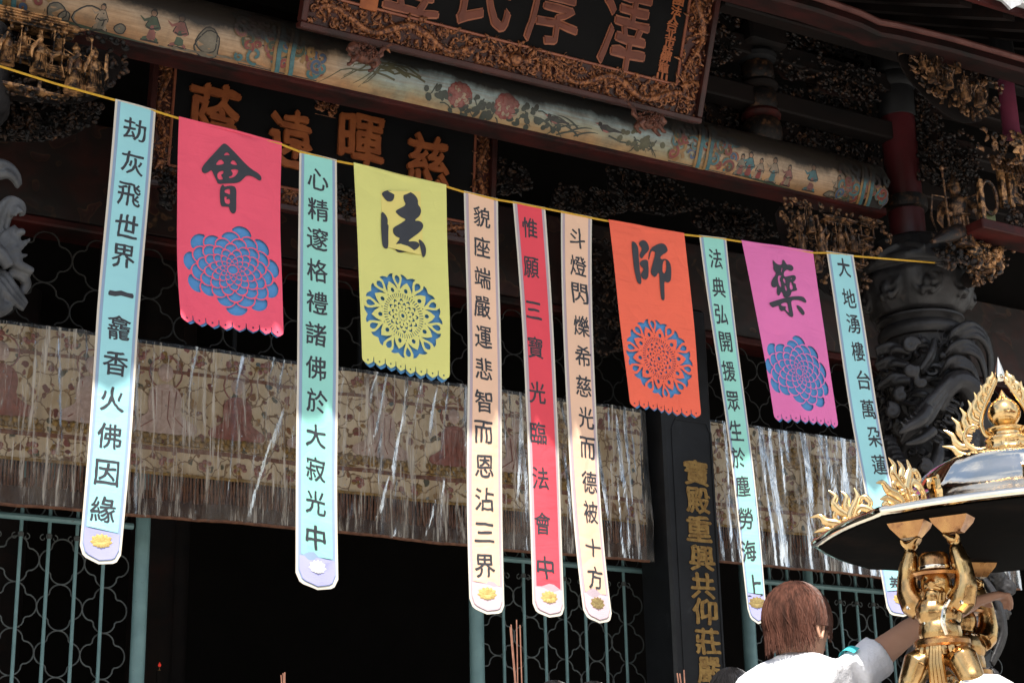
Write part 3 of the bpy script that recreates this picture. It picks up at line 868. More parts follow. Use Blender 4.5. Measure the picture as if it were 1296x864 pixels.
# painted beam
BR_ = 0.20
def bz(x): return 6.236
def B(x, phi, off=0.0):
    r = BR_+off
    return Vector((x, 8.5-r*cos(phi), bz(x)+r*sin(phi)))
def beampx(px, py):
    phi = 0.0
    Y = 8.30
    for _ in range(6):
        q = at(px, py, Y)
        s = max(-0.98, min(0.98, (q.z-bz(q.x))/BR_))
        Y = 8.5-BR_*sqrt(1-s*s)
    return q.x, math.asin(s)
def soot_shadow_mix(nt, v, base):  # incense soot plus a painted shadow below the plaque, darker upward
    sp = nt.nodes.new('ShaderNodeSeparateXYZ'); nt.links.new(v, sp.inputs[0])
    zs = nt.nodes.new('ShaderNodeMath'); zs.operation = 'MULTIPLY_ADD'; zs.inputs[1].default_value = 0.22
    nt.links.new(nnoise(nt, v, 2.1, 7, 0.68, 0.2), zs.inputs[0]); nt.links.new(sp.outputs['Z'], zs.inputs[2])
    r = nt.nodes.new('ShaderNodeMapRange'); r.inputs[1].default_value = 6.270; r.inputs[2].default_value = 6.365
    nt.links.new(zs.outputs[0], r.inputs[0])
    base = mixc(nt, ramp(nt, r.outputs[0], [(0.2, 0), (0.75, 0.97)]), base, (0.010,0.008,0.0075))
    return mixc(nt, ramp(nt, nnoise(nt, v, 9, 7, 0.7), [(0.42, 0), (0.78, 0.6)]), base, (0.035,0.028,0.02))
def beammat():
    m, nt, b, out = newmat('painted_beam_ground')
    v = texco(nt)
    sp = nt.nodes.new('ShaderNodeSeparateXYZ'); nt.links.new(v, sp.inputs[0])
    def rng(sock, a, bb):
        r = nt.nodes.new('ShaderNodeMapRange'); r.inputs[1].default_value = a; r.inputs[2].default_value = bb
        nt.links.new(sock, r.inputs[0]); return r.outputs[0]
    n = nnoise(nt, v, 3.2, 6, 0.6, 0.4)
    ns = nt.nodes.new('ShaderNodeMath'); ns.operation = 'MULTIPLY_ADD'; ns.inputs[1].default_value = 0.16; ns.inputs[2].default_value = -0.08
    nt.links.new(n, ns.inputs[0])
    zz = nt.nodes.new('ShaderNodeMath'); zz.operation = 'ADD'
    nt.links.new(sp.outputs['Z'], zz.inputs[0]); nt.links.new(ns.outputs[0], zz.inputs[1])
    fz = rng(zz.outputs[0], 6.03, 6.215)
    blue = ramp(nt, fz, [(0.05, (0.36,0.19,0.075)), (0.28, (0.38,0.25,0.12)), (0.5, (0.27,0.28,0.19)), (0.8, (0.27,0.36,0.37))])
    tan = ramp(nt, fz, [(0.05, (0.42,0.17,0.06)), (0.35, (0.45,0.27,0.14)), (0.8, (0.42,0.31,0.21))])
    fx = ramp(nt, rng(sp.outputs['X'], 3, 8), [(0.16, 0), (0.2, 1), (0.66, 1), (0.7, 0)])
    base = mixc(nt, fx, tan, blue)
    # streaky washes of the painter's brush
    st = nnoise(nt, texco(nt, (1.2,1,26)), 3, 5, 0.6)
    base = mixc(nt, ramp(nt, st, [(0.40, 0), (0.70, 0.6)]), base, (0.20,0.105,0.045))
    # incense soot and painted plaque shadow, both thick on the upper side
    base = soot_shadow_mix(nt, v, base)
    nt.links.new(base, b.inputs['Base Color'])
    b.inputs['Roughness'].default_value = 0.42
    bump(nt, b, nnoise(nt, v, 30, 5), 0.2, 0.004)
    return m
mb = MB()
xs = [-4+i*0.25 for i in range(47)]+[7.74, 7.84, 7.93, 7.99, 8.02]
vs = []; fs = []
nB = 40
for i, x in enumerate(xs):
    sh = 1 if x < 7.7 else sqrt(max(0.12, 1-((x-7.7)/0.36)**2))
    for k in range(nB):
        th = 2*pi*k/nB
        vs.append((x, 8.5-BR_*sh*cos(th), bz(x)-BR_*0.1*(1-sh)+BR_*sh*sin(th)))
for i in range(len(xs)-1):
    for k in range(nB):
        l = (k+1) % nB
        fs.append((i*nB+k, i*nB+l, (i+1)*nB+l, (i+1)*nB+k))
fs += [tuple(range(nB)), tuple(range((len(xs)-1)*nB, len(xs)*nB))[::-1]]
mb.add(vs, fs)
beam = mb.build('painted_beam', beammat(), hall)
# red board under the beam
mb = MB()
vs = []; fs = []
for i, x in enumerate((-4,8.02)):
    z = bz(x)
    vs += [(x,8.415,z-.20),(x,8.56,z-.20),(x,8.56,z-.150),(x,8.40,z-.150),(x,8.40,z-.192)]
for j in range(5): fs.append((j, (j+1) % 5, 5+(j+1) % 5, 5+j))
fs += [(4,3,2,1,0), (5,6,7,8,9)]
mb.add(vs, fs); mb.build('tie_board', M['wood_red'], hall, smooth=False)

# ---- paintings on the beam (flat paint following the round timber)
def paint(c):
    m, nt, b, out = newmat('beam_paint')
    v = texco(nt)
    col = ramp(nt, nnoise(nt, v, 16, 6), [(0.3, c), (0.75, tuple(x*0.5 for x in c))])
    nt.links.new(soot_shadow_mix(nt, v, col), b.inputs['Base Color']); b.inputs['Roughness'].default_value = 0.5
    return m
PC = {k: paint(v) for k, v in dict(red=(0.24,0.04,0.035), rose=(0.27,0.09,0.075), teal=(0.06,0.17,0.19), green=(0.055,0.085,0.05), leaf=(0.035,0.045,0.033),
      blue=(0.06,0.10,0.18), gold=(0.34,0.19,0.065), dark=(0.018,0.015,0.014), pale=(0.34,0.25,0.17), skin=(0.36,0.2,0.12), grey=(0.20,0.17,0.125), grass=(0.09,0.085,0.04)).items()}
class BP:
    def __init__(s): s.m = {}
    def g(s, c): return s.m.setdefault(c, MB())
    def poly(s, c, pts, lift=0.0015):
        """pts in (x, z-arc metres) on the beam"""
        m = s.g(c)
        vs, fs, be = fill(pts, (), None)
        n = len(vs)
        m.add([B(v[0], v[1]/BR_, lift) for v in vs], fs)
    def line(s, c, pts, w, lift=0.002, taper=True):
        m = s.g(c); V = []; n = len(pts)
        for i, p in enumerate(pts):
            a = pts[max(0, i-1)]; b = pts[min(n-1, i+1)]
            dx, dz = b[0]-a[0], b[1]-a[1]; L = sqrt(dx*dx+dz*dz) or 1
            ww = w*(1-(i/(n-1))**2*0.8 if taper else 1)
            V.append(B(p[0]-dz/L*ww, (p[1]+dx/L*ww)/BR_, lift)); V.append(B(p[0]+dz/L*ww, (p[1]-dx/L*ww)/BR_, lift))
        m.add(V, [(2*i, 2*i+1, 2*i+3, 2*i+2) for i in range(n-1)])
    def disc(s, c, p, rx, rz, a=0, lift=0.0015, n=12, jag=0.0):
        s.poly(c, [(p[0]+cos(a)*rx*cos(t)*(1+jag*R.uniform(-1,1))-sin(a)*rz*sin(t), p[1]+sin(a)*rx*cos(t)+cos(a)*rz*sin(t)*(1+jag*R.uniform(-1,1))) for t in [2*pi*i/n for i in range(n)]], lift)
    def build(s, name):
        for c, m in s.m.items(): stuff(m.build(name, PC[c], beam, smooth=False))
def bpx(px, py):
    x, ph = beampx(px, py); return (x, ph*BR_)
# scrollwork bands
def scrollband(x0, x1, n, seed):
    bp = BP(); rr = random.Random(seed)
    bp.poly('dark', [(x0+0.02,-.205),(x1-0.02,-.205),(x1,-.15),(x1-.03,-.07),(x1+.01,0),(x1-.02,.12),(x0+.03,.12),(x0,0),(x0+.03,-.07),(x0,-.15)])
    for k in range(n):
        c = (rr.uniform(x0, x1), rr.uniform(-.165, .12))
        col = rr.choice(['red','red','teal','teal','blue','green','gold','rose'])
        r = rr.uniform(.025, .055)
        sg = rr.choice((-1, 1)); s0 = rr.uniform(0, 6)
        pts = []
        for i in range(15):
            t = i/14; th = s0+sg*(1-t)*6.5
            q = r*(0.15+0.85*(1-t))
            pts.append((c[0]+q*cos(th), c[1]+q*sin(th)))
        L = 0.002+0.0016*(k % 9)/2
        bp.line('gold', pts, 0.0115, L, False)
        bp.line(col, pts, 0.0085, L+0.0006, False)
    for xx in (x0+(x1-x0)*.42, x0+(x1-x0)*.58):
        bp.line('gold', [(xx+0.01*sin(z*20), z) for z in [-.2+.022*i for i in range(15)]], 0.009, 0.011, False)
        bp.line('teal', [(xx+.025+0.01*sin(z*20), z) for z in [-.2+.022*i for i in range(15)]], 0.013, 0.0112, False)
    bp.build('painted_scrollwork')
def bx(px, py): return beampx(px, py)[0]
scrollband(bx(300,70), bx(405,98), 75, 1)
scrollband(bx(-60,0), bx(58,10), 70, 2)
scrollband(bx(848,190), bx(925,212), 60, 3)
scrollband(bx(1062,240), 7.98, 50, 4)
# peonies, leaves, birds, grasses
bp = BP()
def flower(p, r):
    q_ = random.Random(int(p[0]*1000))
    bp.disc('red', p, r, r*0.92, 0, 0.0022, 18, 0.14)
    L = 0.0026
    for ring, nn, ll, ww in ((0.70,11,.30,.24),(0.48,9,.30,.22),(0.26,7,.26,.18),(0.08,4,.16,.12)):
        for k in range(nn):
            a = 2*pi*k/nn+ring*5+q_.uniform(-.2,.2); c = (p[0]+r*ring*cos(a), p[1]+r*ring*.92*sin(a))
            bp.disc('red', c, r*ll*1.12, r*ww*1.15, a+q_.uniform(-.5,.5), L, 9, .1)
            bp.disc('rose' if q_.random() < .75 else 'pale', (c[0]+r*.05*cos(a), c[1]+r*.05*sin(a)), r*ll*.82, r*ww*.74, a+q_.uniform(-.3,.3), L+.0002, 8, .12)
            L += .00004
rr = random.Random(5)
for q in ((582,120,0.082),(641,135,0.085)):
    flower(bpx(q[0],q[1]), q[2])
for cx, cy, n, sp in ((560,118,12,.10),(606,130,14,.09),(665,146,16,.11),(622,150,10,.1),(700,160,8,.07),(585,140,8,.08),(800,178,12,.10),(820,182,10,.07)):
    c = bpx(cx, cy)
    for k in range(n):
        p = (c[0]+rr.gauss(0, sp*.7), c[1]+rr.gauss(0, sp*.34))
        bp.disc('leaf' if cx < 780 else 'grass', p, rr.uniform(.016,.032), rr.uniform(.012,.02), rr.uniform(0,3), 0.0019+0.0001*k, 8)
    for k in range(3):
        p = (c[0]+rr.gauss(0, sp*.5), c[1]+rr.gauss(0, sp*.3))
        bp.line('leaf', [(p[0]+.03*i*cos(k), p[1]-.012*i+.02*sin(k+i)) for i in range(5)], 0.0045)
for k in range(9):
    a = bpx(rr.uniform(495,545), rr.uniform(90,105)); L = rr.uniform(.25,.5)
    bp.line('grass', [(a[0]-L*t, a[1]+.10*sin(2.2*t)*rr.uniform(.5,1)-0.16*t*t) for t in [i/8 for i in range(9)]][::1], 0.0065)
for k in range(9):
    a = bpx(rr.uniform(690,750), rr.uniform(158,180)); s = rr.choice((-1,1))
    bp.line('leaf', [(a[0]+s*.16*t, a[1]+.11*t-.06*t*t) for t in [i/6 for i in range(7)]], 0.006)
def bird(px, py, s, f):
    c = bpx(px, py)
    def q(x, z): return (c[0]+x*s*f, c[1]+z*s)
    bp.poly('dark', [q(-.5,.0),(q(-.3,.18)),q(0,.22),q(.25,.1),q(.5,.08),q(1.0,.0),q(1.0,-.08),q(.5,-.1),q(.1,-.22),q(-.25,-.2)], 0.003)
    bp.disc('dark', q(-.5,.17), .15*s, .13*s, 0, 0.0034, 9); bp.poly('rose', [q(-.62,.22),q(-.85,.16),q(-.62,.11)], 0.0036)
    bp.poly('rose', [q(-.3,-.1),q(0,-.12),q(.2,-.17),q(.05,-.24),q(-.2,-.2)], 0.0036)
    bp.poly('leaf', [q(-.1,.12),q(.25,.06),q(.4,-.05),q(.05,-.05)], 0.0038)
bird(703,152,.10,1); bird(768,163,.11,1)
bp.line('leaf', [bpx(770,172),bpx(785,180),bpx(800,182),bpx(830,192)], 0.006)
bp.build('painted_flowers')
# figures, horses and rocks on the left and right scenes
bp = BP()
def man(px, py, s, col, col2):
    c = bpx(px, py); c = (c[0], max(c[1], -.20+s*1.02)); s *= .95
    def q(x, z): return (c[0]+x*s, c[1]+z*s)
    bp.poly('dark', [q(-.48,-1.02),q(-.40,-.1),q(-.16,.42),q(.18,.42),q(.46,-.1),q(.56,-1.02)], 0.002)
    bp.poly(col, [q(-.42,-.98),q(-.34,-.1),q(-.12,.38),q(.14,.38),q(.4,-.1),q(.48,-.98),q(.1,-.8)], 0.0026)
    bp.poly(col2, [q(-.2,-.8),q(-.1,-.1),q(.2,-.05),q(.3,-.8),q(.05,-.9)], 0.003)
    bp.line('dark', [q(-.3,-.2),q(-.05,-.3),q(.35,-.15)], .04*s, .0034, False)
    bp.disc('dark', q(0,.6), .2*s, .22*s, 0, .002, 9); bp.disc('skin', q(-.02,.57), .15*s, .16*s, 0, .003, 9)
    bp.disc('dark', q(.03,.78), .12*s, .09*s, 0, .0032, 7)
    bp.line(col, [q(-.15,.25),q(-.5,.1),q(-.75,.3)], .09*s, .0032)
for a in ((192,38,.105,'green','rose'),(226,50,.11,'rose','green'),(128,26,.085,'pale','grey'),(1020,240,.11,'teal','rose'),(975,226,.10,'pale','teal'),(992,232,.085,'rose','pale'),(945,218,.10,'teal','red'),(935,216,.085,'grey','rose'),(958,222,.085,'pale','red'),(1045,250,.09,'pale','grey')):
    man(*a)
def rock(px, py, w, h):
    c = bpx(px, py)
    o = [(c[0]+w*cos(t)*(1+.14*sin(3*t+px)), c[1]+h*sin(t)*(1 if sin(t) > 0 else .6)) for t in [2*pi*i/16 for i in range(16)]]
    bp.line('dark', o+[o[0]], .0035, .0019, False); bp.poly('grey', o, .0015)
for a in ((262,62,.07,.10),(1055,258,.05,.05),(70,18,.05,.06),(80,24,.03,.035),(112,28,.085,.085),(150,40,.03,.035),(262,55,.06,.09),(1040,252,.05,.03)): rock(*a)
for k in range(14):
    p = bpx(rr.choice((60,100,150,200,240,270,960,1030)) + rr.uniform(-20,20), 0) if False else bpx(60+k*17, 38+k*2.9)
    bp.line('grey', [(p[0]+.05*i, p[1]-.02+rr.uniform(-.006,.006)) for i in range(7)], .0035)
for (x0,y0,x1,y1) in ((60,31,300,92),(925,226,1062,262)):
    n = 26
    bp.line('green', [bpx(x0+(x1-x0)*i/n, y0+(y1-y0)*i/n) for i in range(n+1)], .008, .0014, False)
    bp.line('gold', [(a[0], a[1]-.02) for a in [bpx(x0+(x1-x0)*i/n, y0+(y1-y0)*i/n) for i in range(n+1)]], .003, .0016, False)
bp.build('painted_scene')

# ================================================================== IRON GATES AND LATTICE
def quatre(r, cut=0.0):
    pts = []
    n = 44
    for i in range(n+1):
        a = 2*pi*i/n
        q = (abs(cos(2*a)))
        rr_ = r*(0.60+0.40*q**0.55)
        pts.append((rr_*cos(a), rr_*sin(a)))
    return pts
qs = {}
def quatrefoil(parent, x, y, z, r, m, rad):
    k = (r, m.name)
    if k not in qs:
        mb = MB(); mb.tube([Vector((p[0], 0, p[1])) for p in quatre(r)], rad, 5)
        o = mb.build('quatrefoil', m, parent); o.location = (x, y, z)
        o.matrix_parent_inverse = PW(parent).inverted()
        qs[k] = o
    else: inst(qs[k], Matrix.Translation((x, y, z)), parent)
def gate(label, x0, x1, posts, rail=3.80, y=10.25, xr=None):
    g = thing('iron_gate', label, 'gate', ((x0+x1)/2, y, TZ+.06))
    bar = None
    n = int((x1-x0)/0.163)
    for i in range(1, n):
        x = x0+(x1-x0)*i/n
        if bar is None:
            mb = MB(); mb.tube([(0,0,TZ+.07),(0,0,2.4),(0,0,4.15)], 0.011, 8)
            bar = mb.build('bar', M['teal'], g); bar.location = (x, y, 0); bar.matrix_parent_inverse = PW(g).inverted()
        else: inst(bar, Matrix.Translation((x, y, 0)), g)
        # collar with two small curls under the rail
        if i == 1:
            mb = MB()
            mb.lathe([(.013,-.015),(.018,-.01),(.018,.01),(.013,.015)], (0,0,0), 8)
            for s in (-1, 1): mb.tube(spiral((s*.035,0,-.012), .022, .8, I3, .3, 10, start=pi/2, sgn=-s), .0035, 5)
            cl = mb.build('collar', M['wire'], g); cl.location = (x, y, rail-.10); cl.matrix_parent_inverse = PW(g).inverted()
            mb = MB(); mb.tube([Vector((.058*cos(a), 0, .058*sin(a))) for a in [2*pi*j/20 for j in range(21)]], .0045, 5)
            rg = mb.build('ring', M['wire'], g); rg.location = (x+.08, y+.01, rail+.075); rg.matrix_parent_inverse = PW(g).inverted()
        else:
            inst(cl, Matrix.Translation((x, y, rail-.10)), g)
            inst(rg, Matrix.Translation((x+.08, y+.01, rail+.075)), g)
    for px_ in posts:
        mb = MB(); mb.tube([(px_[0],y-.03,TZ+.065),(px_[0],y-.03,4.2)], px_[1], 14)
        mb.build('post', M['teal'], g)
    for z, r in ((rail, .020), (2.2, .016)):
        mb = MB(); mb.tube([(x0,y-.022,z),(x1,y-.022,z)], r, 8); mb.build('rail', M['teal'], g)
    nx = max(1, round((x1-x0)/0.272)); w = (x1-x0)/nx
    for j in range(9):
        for i in range(nx):
            quatrefoil(g, x0+w*(i+.5), y+.03, rail-.24-j*.272, 0.136, M['wire'], .0050)
    return g
gate('pale teal iron gate with quatrefoil wirework at the far left, behind the leftmost banner', -1.0, 3.36, [(3.42,.045)])
gate('pale teal iron gate with rusty posts behind the red and peach banners', 5.80, 7.12, [(5.74,.05),(7.17,.048)])
gate('pale teal iron gate behind the brown haired person, right of the gold lettered column', 8.10, 10.6, [(8.02,.05),(8.62,.03)])
lat = thing('iron_lattice', 'dark iron quatrefoil lattice above the embroidered valances', 'lattice', (5,10.2,4.93))
for j in range(2):
    for i in range(30):
        quatrefoil(lat, 1.05+i*0.335, 10.22, 5.10+j*0.335, 0.1675, M['wire_dark'], .006)
mb = MB()
for k in range(14):
    mb = MB(); mb.tube([(-0.5+k*.9,10.28,4.93),(-0.5+k*.9,10.28,5.60)], .018, 8); mb.build('frame_bar', M['wood_black'], lat)
# hall interior: deep columns, altar front, small red lamps
for x, y in ((4.3,12.6),(5.1,14.5),(3.6,14.2)):
    mb = MB(); mb.tube([(x,y,TZ+.06),(x,y,6.6)], .17, 16); mb.build('inner_column', M['wood_dark'], hall)

al = thing('altar_table', 'barely visible dark altar table deep inside the hall doorway', 'table', (6.0,15.2,TZ+.06))
mb = MB(); mb.cbox((6.0,15.2,2.0),(1.6,.5,.05), b=.01); mb.build('table_top', M['wood_red'], al)
mb = MB(); mb.cbox((6.0,14.75,1.75),(1.5,.03,.18), b=.006); mb.build('apron', M['panel'], al)
for sx in (-1.4,1.4):
    for sy in (-.4,.4):
        mb = MB(); mb.tube([(6.0+sx,15.2+sy,.965),(6.0+sx*1.02,15.2+sy,1.4),(6.0+sx,15.2+sy,1.95)], .05, 8); mb.build('leg', M['wood_red'], al)
def emis(name, c, s):
    m, nt, b, out = newmat(name)
    b.inputs['Base Color'].default_value = (*c, 1); b.inputs['Emission Color'].default_value = (*c, 1); b.inputs['Emission Strength'].default_value = s
    return m
ER = emis('red_lamp_glow', (0.9,0.05,0.03), 0.15)
def lamp_at(px, py, Y, r, lab):
    p = at(px, py, Y)
    t = thing('altar_lamp', lab, 'lamp', tuple(p-Vector((0,0,r*3))))
    mb = MB(); mb.lathe([(0,-1.0*r),(.55*r,-.9*r),(.9*r,-.3*r),(.8*r,.4*r),(.3*r,1.2*r),(0,1.6*r)], p, 12); mb.build('shade', ER, t)
    mb = MB(); mb.lathe([(.9*r,-3*r),(.9*r,-2.8*r),(.25*r,-2.6*r),(.2*r,-1.3*r),(.5*r,-1.0*r)], p, 12); mb.build('foot', M['brass_old'], t)
    mb = MB(); mb.tube([p-Vector((0,0,3*r)), Vector((p.x,p.y,TZ+.07))], .02, 6); mb.build('stand', M['wood_dark'], t)
lamp_at(202, 841, 12.0, .013, 'small red glowing lamp in the dark doorway at the lower left')

# ---- the lettered stone column between the two valances
col = thing('stone_column', 'black square stone column with gold characters 寶殿重興共仰莊嚴 down its front', 'column', (7.2,9.9,TZ))
mb = MB(); mb.cbox((7.20,9.90,3.2),(.215,.18,2.45), b=.02); mb.build('shaft', M['stone_board'], col, angle=20)
mb = MB(); mb.slab([(7.05,1.1),(7.40,1.1),(7.40,4.72),(7.36,4.80),(7.09,4.80),(7.05,4.72)], [[(7.065,1.12),(7.065,4.71),(7.095,4.785),(7.355,4.785),(7.385,4.71),(7.385,1.12)]], lambda x,z,t: Vector((x,9.72-t,z)), .006)
mb.build('raised_border', M['stone_board'], col, smooth=False)
for k, (ch, x, y) in enumerate(cz('寶殿重興共仰莊嚴', [(881,598),(883,633),(885,669),(889,706),(890,741),(892,773),(896,811),(898,848)])):
    q = at(x, y, 9.715)
    write(ch, lambda a,b,z,q=q: Vector((q.x+a, 9.7165-z*0.01-.001, q.z+b)), .20, .175, 'character', M['gold_text'], col, .03, seed=k+90, warp=.05, ext=.1)
mb = MB(); mb.tube([(9.75,10.0,TZ),(9.75,10.0,6.6)], .2, 20)
tag(mb.build('red_column', M['column_red']), 'dark red column standing deep in shade at the right, above the golden finial', 'column')

# ---- embroidered valances under clear plastic
def textile():
    m, nt, b, out = newmat('embroidered_brocade')
    v = texco(nt)
    w = nt.nodes.new('ShaderNodeTexNoise'); w.inputs['Scale'].default_value = 9; w.inputs['Detail'].default_value = 3
    nt.links.new(v, w.inputs['Vector'])
    ad = nt.nodes.new('ShaderNodeVectorMath'); ad.operation = 'MULTIPLY_ADD'
    nt.links.new(w.outputs['Color'], ad.inputs[0]); ad.inputs[1].default_value = (.12,.12,.12); nt.links.new(v, ad.inputs[2])
    vo = nt.nodes.new('ShaderNodeTexVoronoi'); vo.inputs['Scale'].default_value = 15; nt.links.new(ad.outputs[0], vo.inputs['Vector'])
    de = nt.nodes.new('ShaderNodeTexVoronoi'); de.feature = 'DISTANCE_TO_EDGE'; de.inputs['Scale'].default_value = 8; nt.links.new(ad.outputs[0], de.inputs['Vector'])
    thr = ramp(nt, vo.outputs['Distance'], [(0.30, 1), (0.36, 0)])
    sp = nt.nodes.new('ShaderNodeSeparateColor'); nt.links.new(vo.outputs['Color'], sp.inputs[0])
    pet = ramp(nt, sp.outputs[0], [(0.0,(0.16,0.04,0.025)),(0.25,(0.22,0.09,0.03)),(0.45,(0.08,0.07,0.035)),(0.6,(0.30,0.16,0.045)),(0.8,(0.22,0.06,0.04)),(0.95,(0.09,0.11,0.11))], 'CONSTANT')
    gr = ramp(nt, nnoise(nt, v, 3, 4), [(0.35,(0.74,0.60,0.42)),(0.65,(0.46,0.33,0.19))])
    vine = ramp(nt, de.outputs['Distance'], [(0.02, 1), (0.045, 0)])
    base = mixc(nt, thr, gr, pet)
    base = mixc(nt, vine, base, (0.20,0.11,0.045))
    nt.links.new(base, b.inputs['Base Color'])
    b.inputs['Roughness'].default_value = 0.65
    bump(nt, b, thr, 0.4, 0.006)
    return m
def plastic():
    m, nt, b, out = newmat('clear_plastic_sheet')
    tr = nt.nodes.new('ShaderNodeBsdfTransparent'); tr.inputs[0].default_value = (0.86,0.86,0.85,1)
    gl = nt.nodes.new('ShaderNodeBsdfGlossy'); gl.inputs['Roughness'].default_value = 0.2
    df = nt.nodes.new('ShaderNodeBsdfDiffuse'); df.inputs[0].default_value = (0.70,0.65,0.58,1)
    v = texco(nt, (1,1,0.35))
    bm_ = nt.nodes.new('ShaderNodeBump'); bm_.inputs['Strength'].default_value = 0.3; bm_.inputs['Distance'].default_value = 0.03
    n = nnoise(nt, v, 13, 4, 0.55, 0.8); nt.links.new(n, bm_.inputs['Height'])
    nt.links.new(bm_.outputs[0], gl.inputs['Normal'])
    fr = nt.nodes.new('ShaderNodeFresnel'); fr.inputs['IOR'].default_value = 1.32; nt.links.new(bm_.outputs[0], fr.inputs['Normal'])
    # sky reflections on the folds painted as white streaks, plus a pale veil
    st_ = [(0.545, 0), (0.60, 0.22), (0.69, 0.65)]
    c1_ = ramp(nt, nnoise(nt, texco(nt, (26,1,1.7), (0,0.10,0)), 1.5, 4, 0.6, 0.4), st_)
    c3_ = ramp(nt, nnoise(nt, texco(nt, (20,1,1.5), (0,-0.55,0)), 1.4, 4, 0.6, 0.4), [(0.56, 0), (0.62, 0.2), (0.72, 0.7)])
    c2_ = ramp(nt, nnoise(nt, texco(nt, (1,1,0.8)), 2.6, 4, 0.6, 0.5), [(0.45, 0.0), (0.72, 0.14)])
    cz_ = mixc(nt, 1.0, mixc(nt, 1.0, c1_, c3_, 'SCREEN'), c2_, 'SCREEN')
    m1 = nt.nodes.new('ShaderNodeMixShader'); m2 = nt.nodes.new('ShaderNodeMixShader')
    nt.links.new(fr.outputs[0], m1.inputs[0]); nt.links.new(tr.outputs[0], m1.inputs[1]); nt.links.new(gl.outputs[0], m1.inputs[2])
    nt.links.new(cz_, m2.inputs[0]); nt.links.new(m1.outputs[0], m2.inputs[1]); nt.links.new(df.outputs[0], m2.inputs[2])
    nt.links.new(m2.outputs[0], out.inputs[0])
    return m
TEX = textile(); PLA = plastic()
FR = mat('brown_silk_fringe', (0.22,0.10,0.055), (0.10,0.042,0.025), 30, 0.6)
EG = mat('gold_thread', (0.40,0.24,0.06), (0.16,0.085,0.025), 40, 0.5, 0.2, bs=130, bst=0.6)
ER_ = mat('rose_brown_thread', (0.33,0.12,0.09), (0.22,0.08,0.06), 30, 0.7)
EP = mat('pale_pink_thread', (0.60,0.44,0.38), (0.42,0.29,0.24), 30, 0.7)
EB = mat('brown_band_cloth', (0.24,0.10,0.055), (0.15,0.06,0.035), 20, 0.7)
SEQ = mat('silver_sequin', (0.9,0.9,0.88), (0.7,0.7,0.68), 20, 0.2, 0.9)
LB = mat('dark_brown_border_cloth', (0.085,0.045,0.030), (0.045,0.024,0.017), 9, 0.7, bs=30)
def valance(label, x0, x1, zt, zb, kind, seed):
    y = 9.86
    rr = random.Random(seed)
    v = thing('embroidered_valance', label, 'valance', ((x0+x1)/2, y, zt))
    H = zt-zb
    def fy(x, z): return y+.010*sin(x*7+seed)+.020*noise.noise(Vector((x*6.5+.25*z, z*.8, seed)))+.008*noise.noise(Vector((x*17, z*1.2, seed+3)))
    def dip(x, z): 
        t = (zt-z)/H
        return z
    def q(x, z, o=0): return Vector((x, fy(x, z)-o, z))
    nx = int((x1-x0)/.02); nzz = 16
    mb = MB(); zf = zb+.25
    V = [q(x0+(x1-x0)*i/nx, zt+(zf-zt)*j/nzz) for j in range(nzz+1) for i in range(nx+1)]
    F = [(j*(nx+1)+i, j*(nx+1)+i+1, (j+1)*(nx+1)+i+1, (j+1)*(nx+1)+i) for j in range(nzz) for i in range(nx)]
    n = len(V); V2 = [p+Vector((0,.006,0)) for p in V]
    mb.add(V+V2, F+[tuple(k+n for k in reversed(f)) for f in F])
    mb.build('cloth', TEX, v)
    def strip(name, m, za, zc, off):
        mb = MB(); N = nx
        V = []
        for i in range(N+1):
            x = x0+(x1-x0)*i/N
            V += [q(x, za, off), q(x, zc, off), q(x, zc, off-.005), q(x, za, off-.005)]
        F = []
        for i in range(N):
            a = i*4
            for j in range(4): F.append((a+j, a+4+j, a+4+(j+1) % 4, a+(j+1) % 4))
        mb.add(V, F); mb.build(name, m, v, smooth=False)
    strip('brown_band', EB, zt-.145, zt-.165, .006)
    strip('brown_band', EB, zf+.17, zf+.145, .006)
    strip('gold_band', EG, zf+.012, zf-.006, .012)
    strip('lower_border', LB, zf-.10, zb-.012, -.004)
    # fringe
    mb = MB()
    k = 0; x = x0+.005
    while x < x1:
        mb.tube([q(x, zf, .002), q(x+rr.uniform(-.004,.004), zf-.08, .004), q(x+rr.uniform(-.006,.006), zf-.155+rr.uniform(-.01,.01), .004)], [.006,.0085,.007], 4)
        x += .021
    stuff(mb.build('fringe', FR, v))
    # figures
    g = MB(); p_ = MB(); r_ = MB()
    def sl(mbx, pts, o, t=.006): mbx.slab(pts, [], lambda a,b,tt: q(a, b, o+tt), t)
    if kind == 'saints':
        k = 0; x = x0+.28
        while x < x1-.2:
            zc_ = zf+.20; s = rr.uniform(.17,.21)
            body = [(-.80,0),(-1.0,.10),(-.98,.30),(-.66,.46),(-.46,.62),(-.52,1.0),(-.44,1.32),(-.16,1.50),(.16,1.50),(.44,1.32),(.52,1.0),(.46,.62),(.66,.46),(.98,.30),(1.0,.10),(.80,0)]
            sl(p_ if k % 3 else r_, chaikin([(x+a*s, zc_+.05+b*s) for a,b in body]), .003)
            for fld in range(4):
                r_.tube([q(x+(-.7+.46*fld)*s, zc_+.05+.14*s, .010), q(x+(-.25+.17*fld)*s, zc_+.05+.45*s+.1*s*(fld % 2), .011), q(x+(-.32+.22*fld)*s, zc_+.05+1.30*s, .010)], .0035, 4)
            r_.tube([q(x+.5*s*cos(a), zc_+.05+1.85*s+.5*s*sin(a), .004) for a in [2*pi*i/16 for i in range(17)]], .005, 4)
            p_.sph(q(x, zc_+.05+1.85*s, .006), (.24*s,.012,.28*s), 10, 6)
            for row in range(2):
                for i in range(9):
                    xx = x+(-.9+.225*i+.11*row)*s*1.15
                    g.sph(q(xx, zc_+.035-row*.03, .006), (.10*s*1.2,.012,.022), 6, 4)
            g.tube([q(x-1.15*s, zc_-.02, .006), q(x+1.15*s, zc_-.02, .006)], .007, 4)
            x += rr.uniform(.44,.54); k += 1
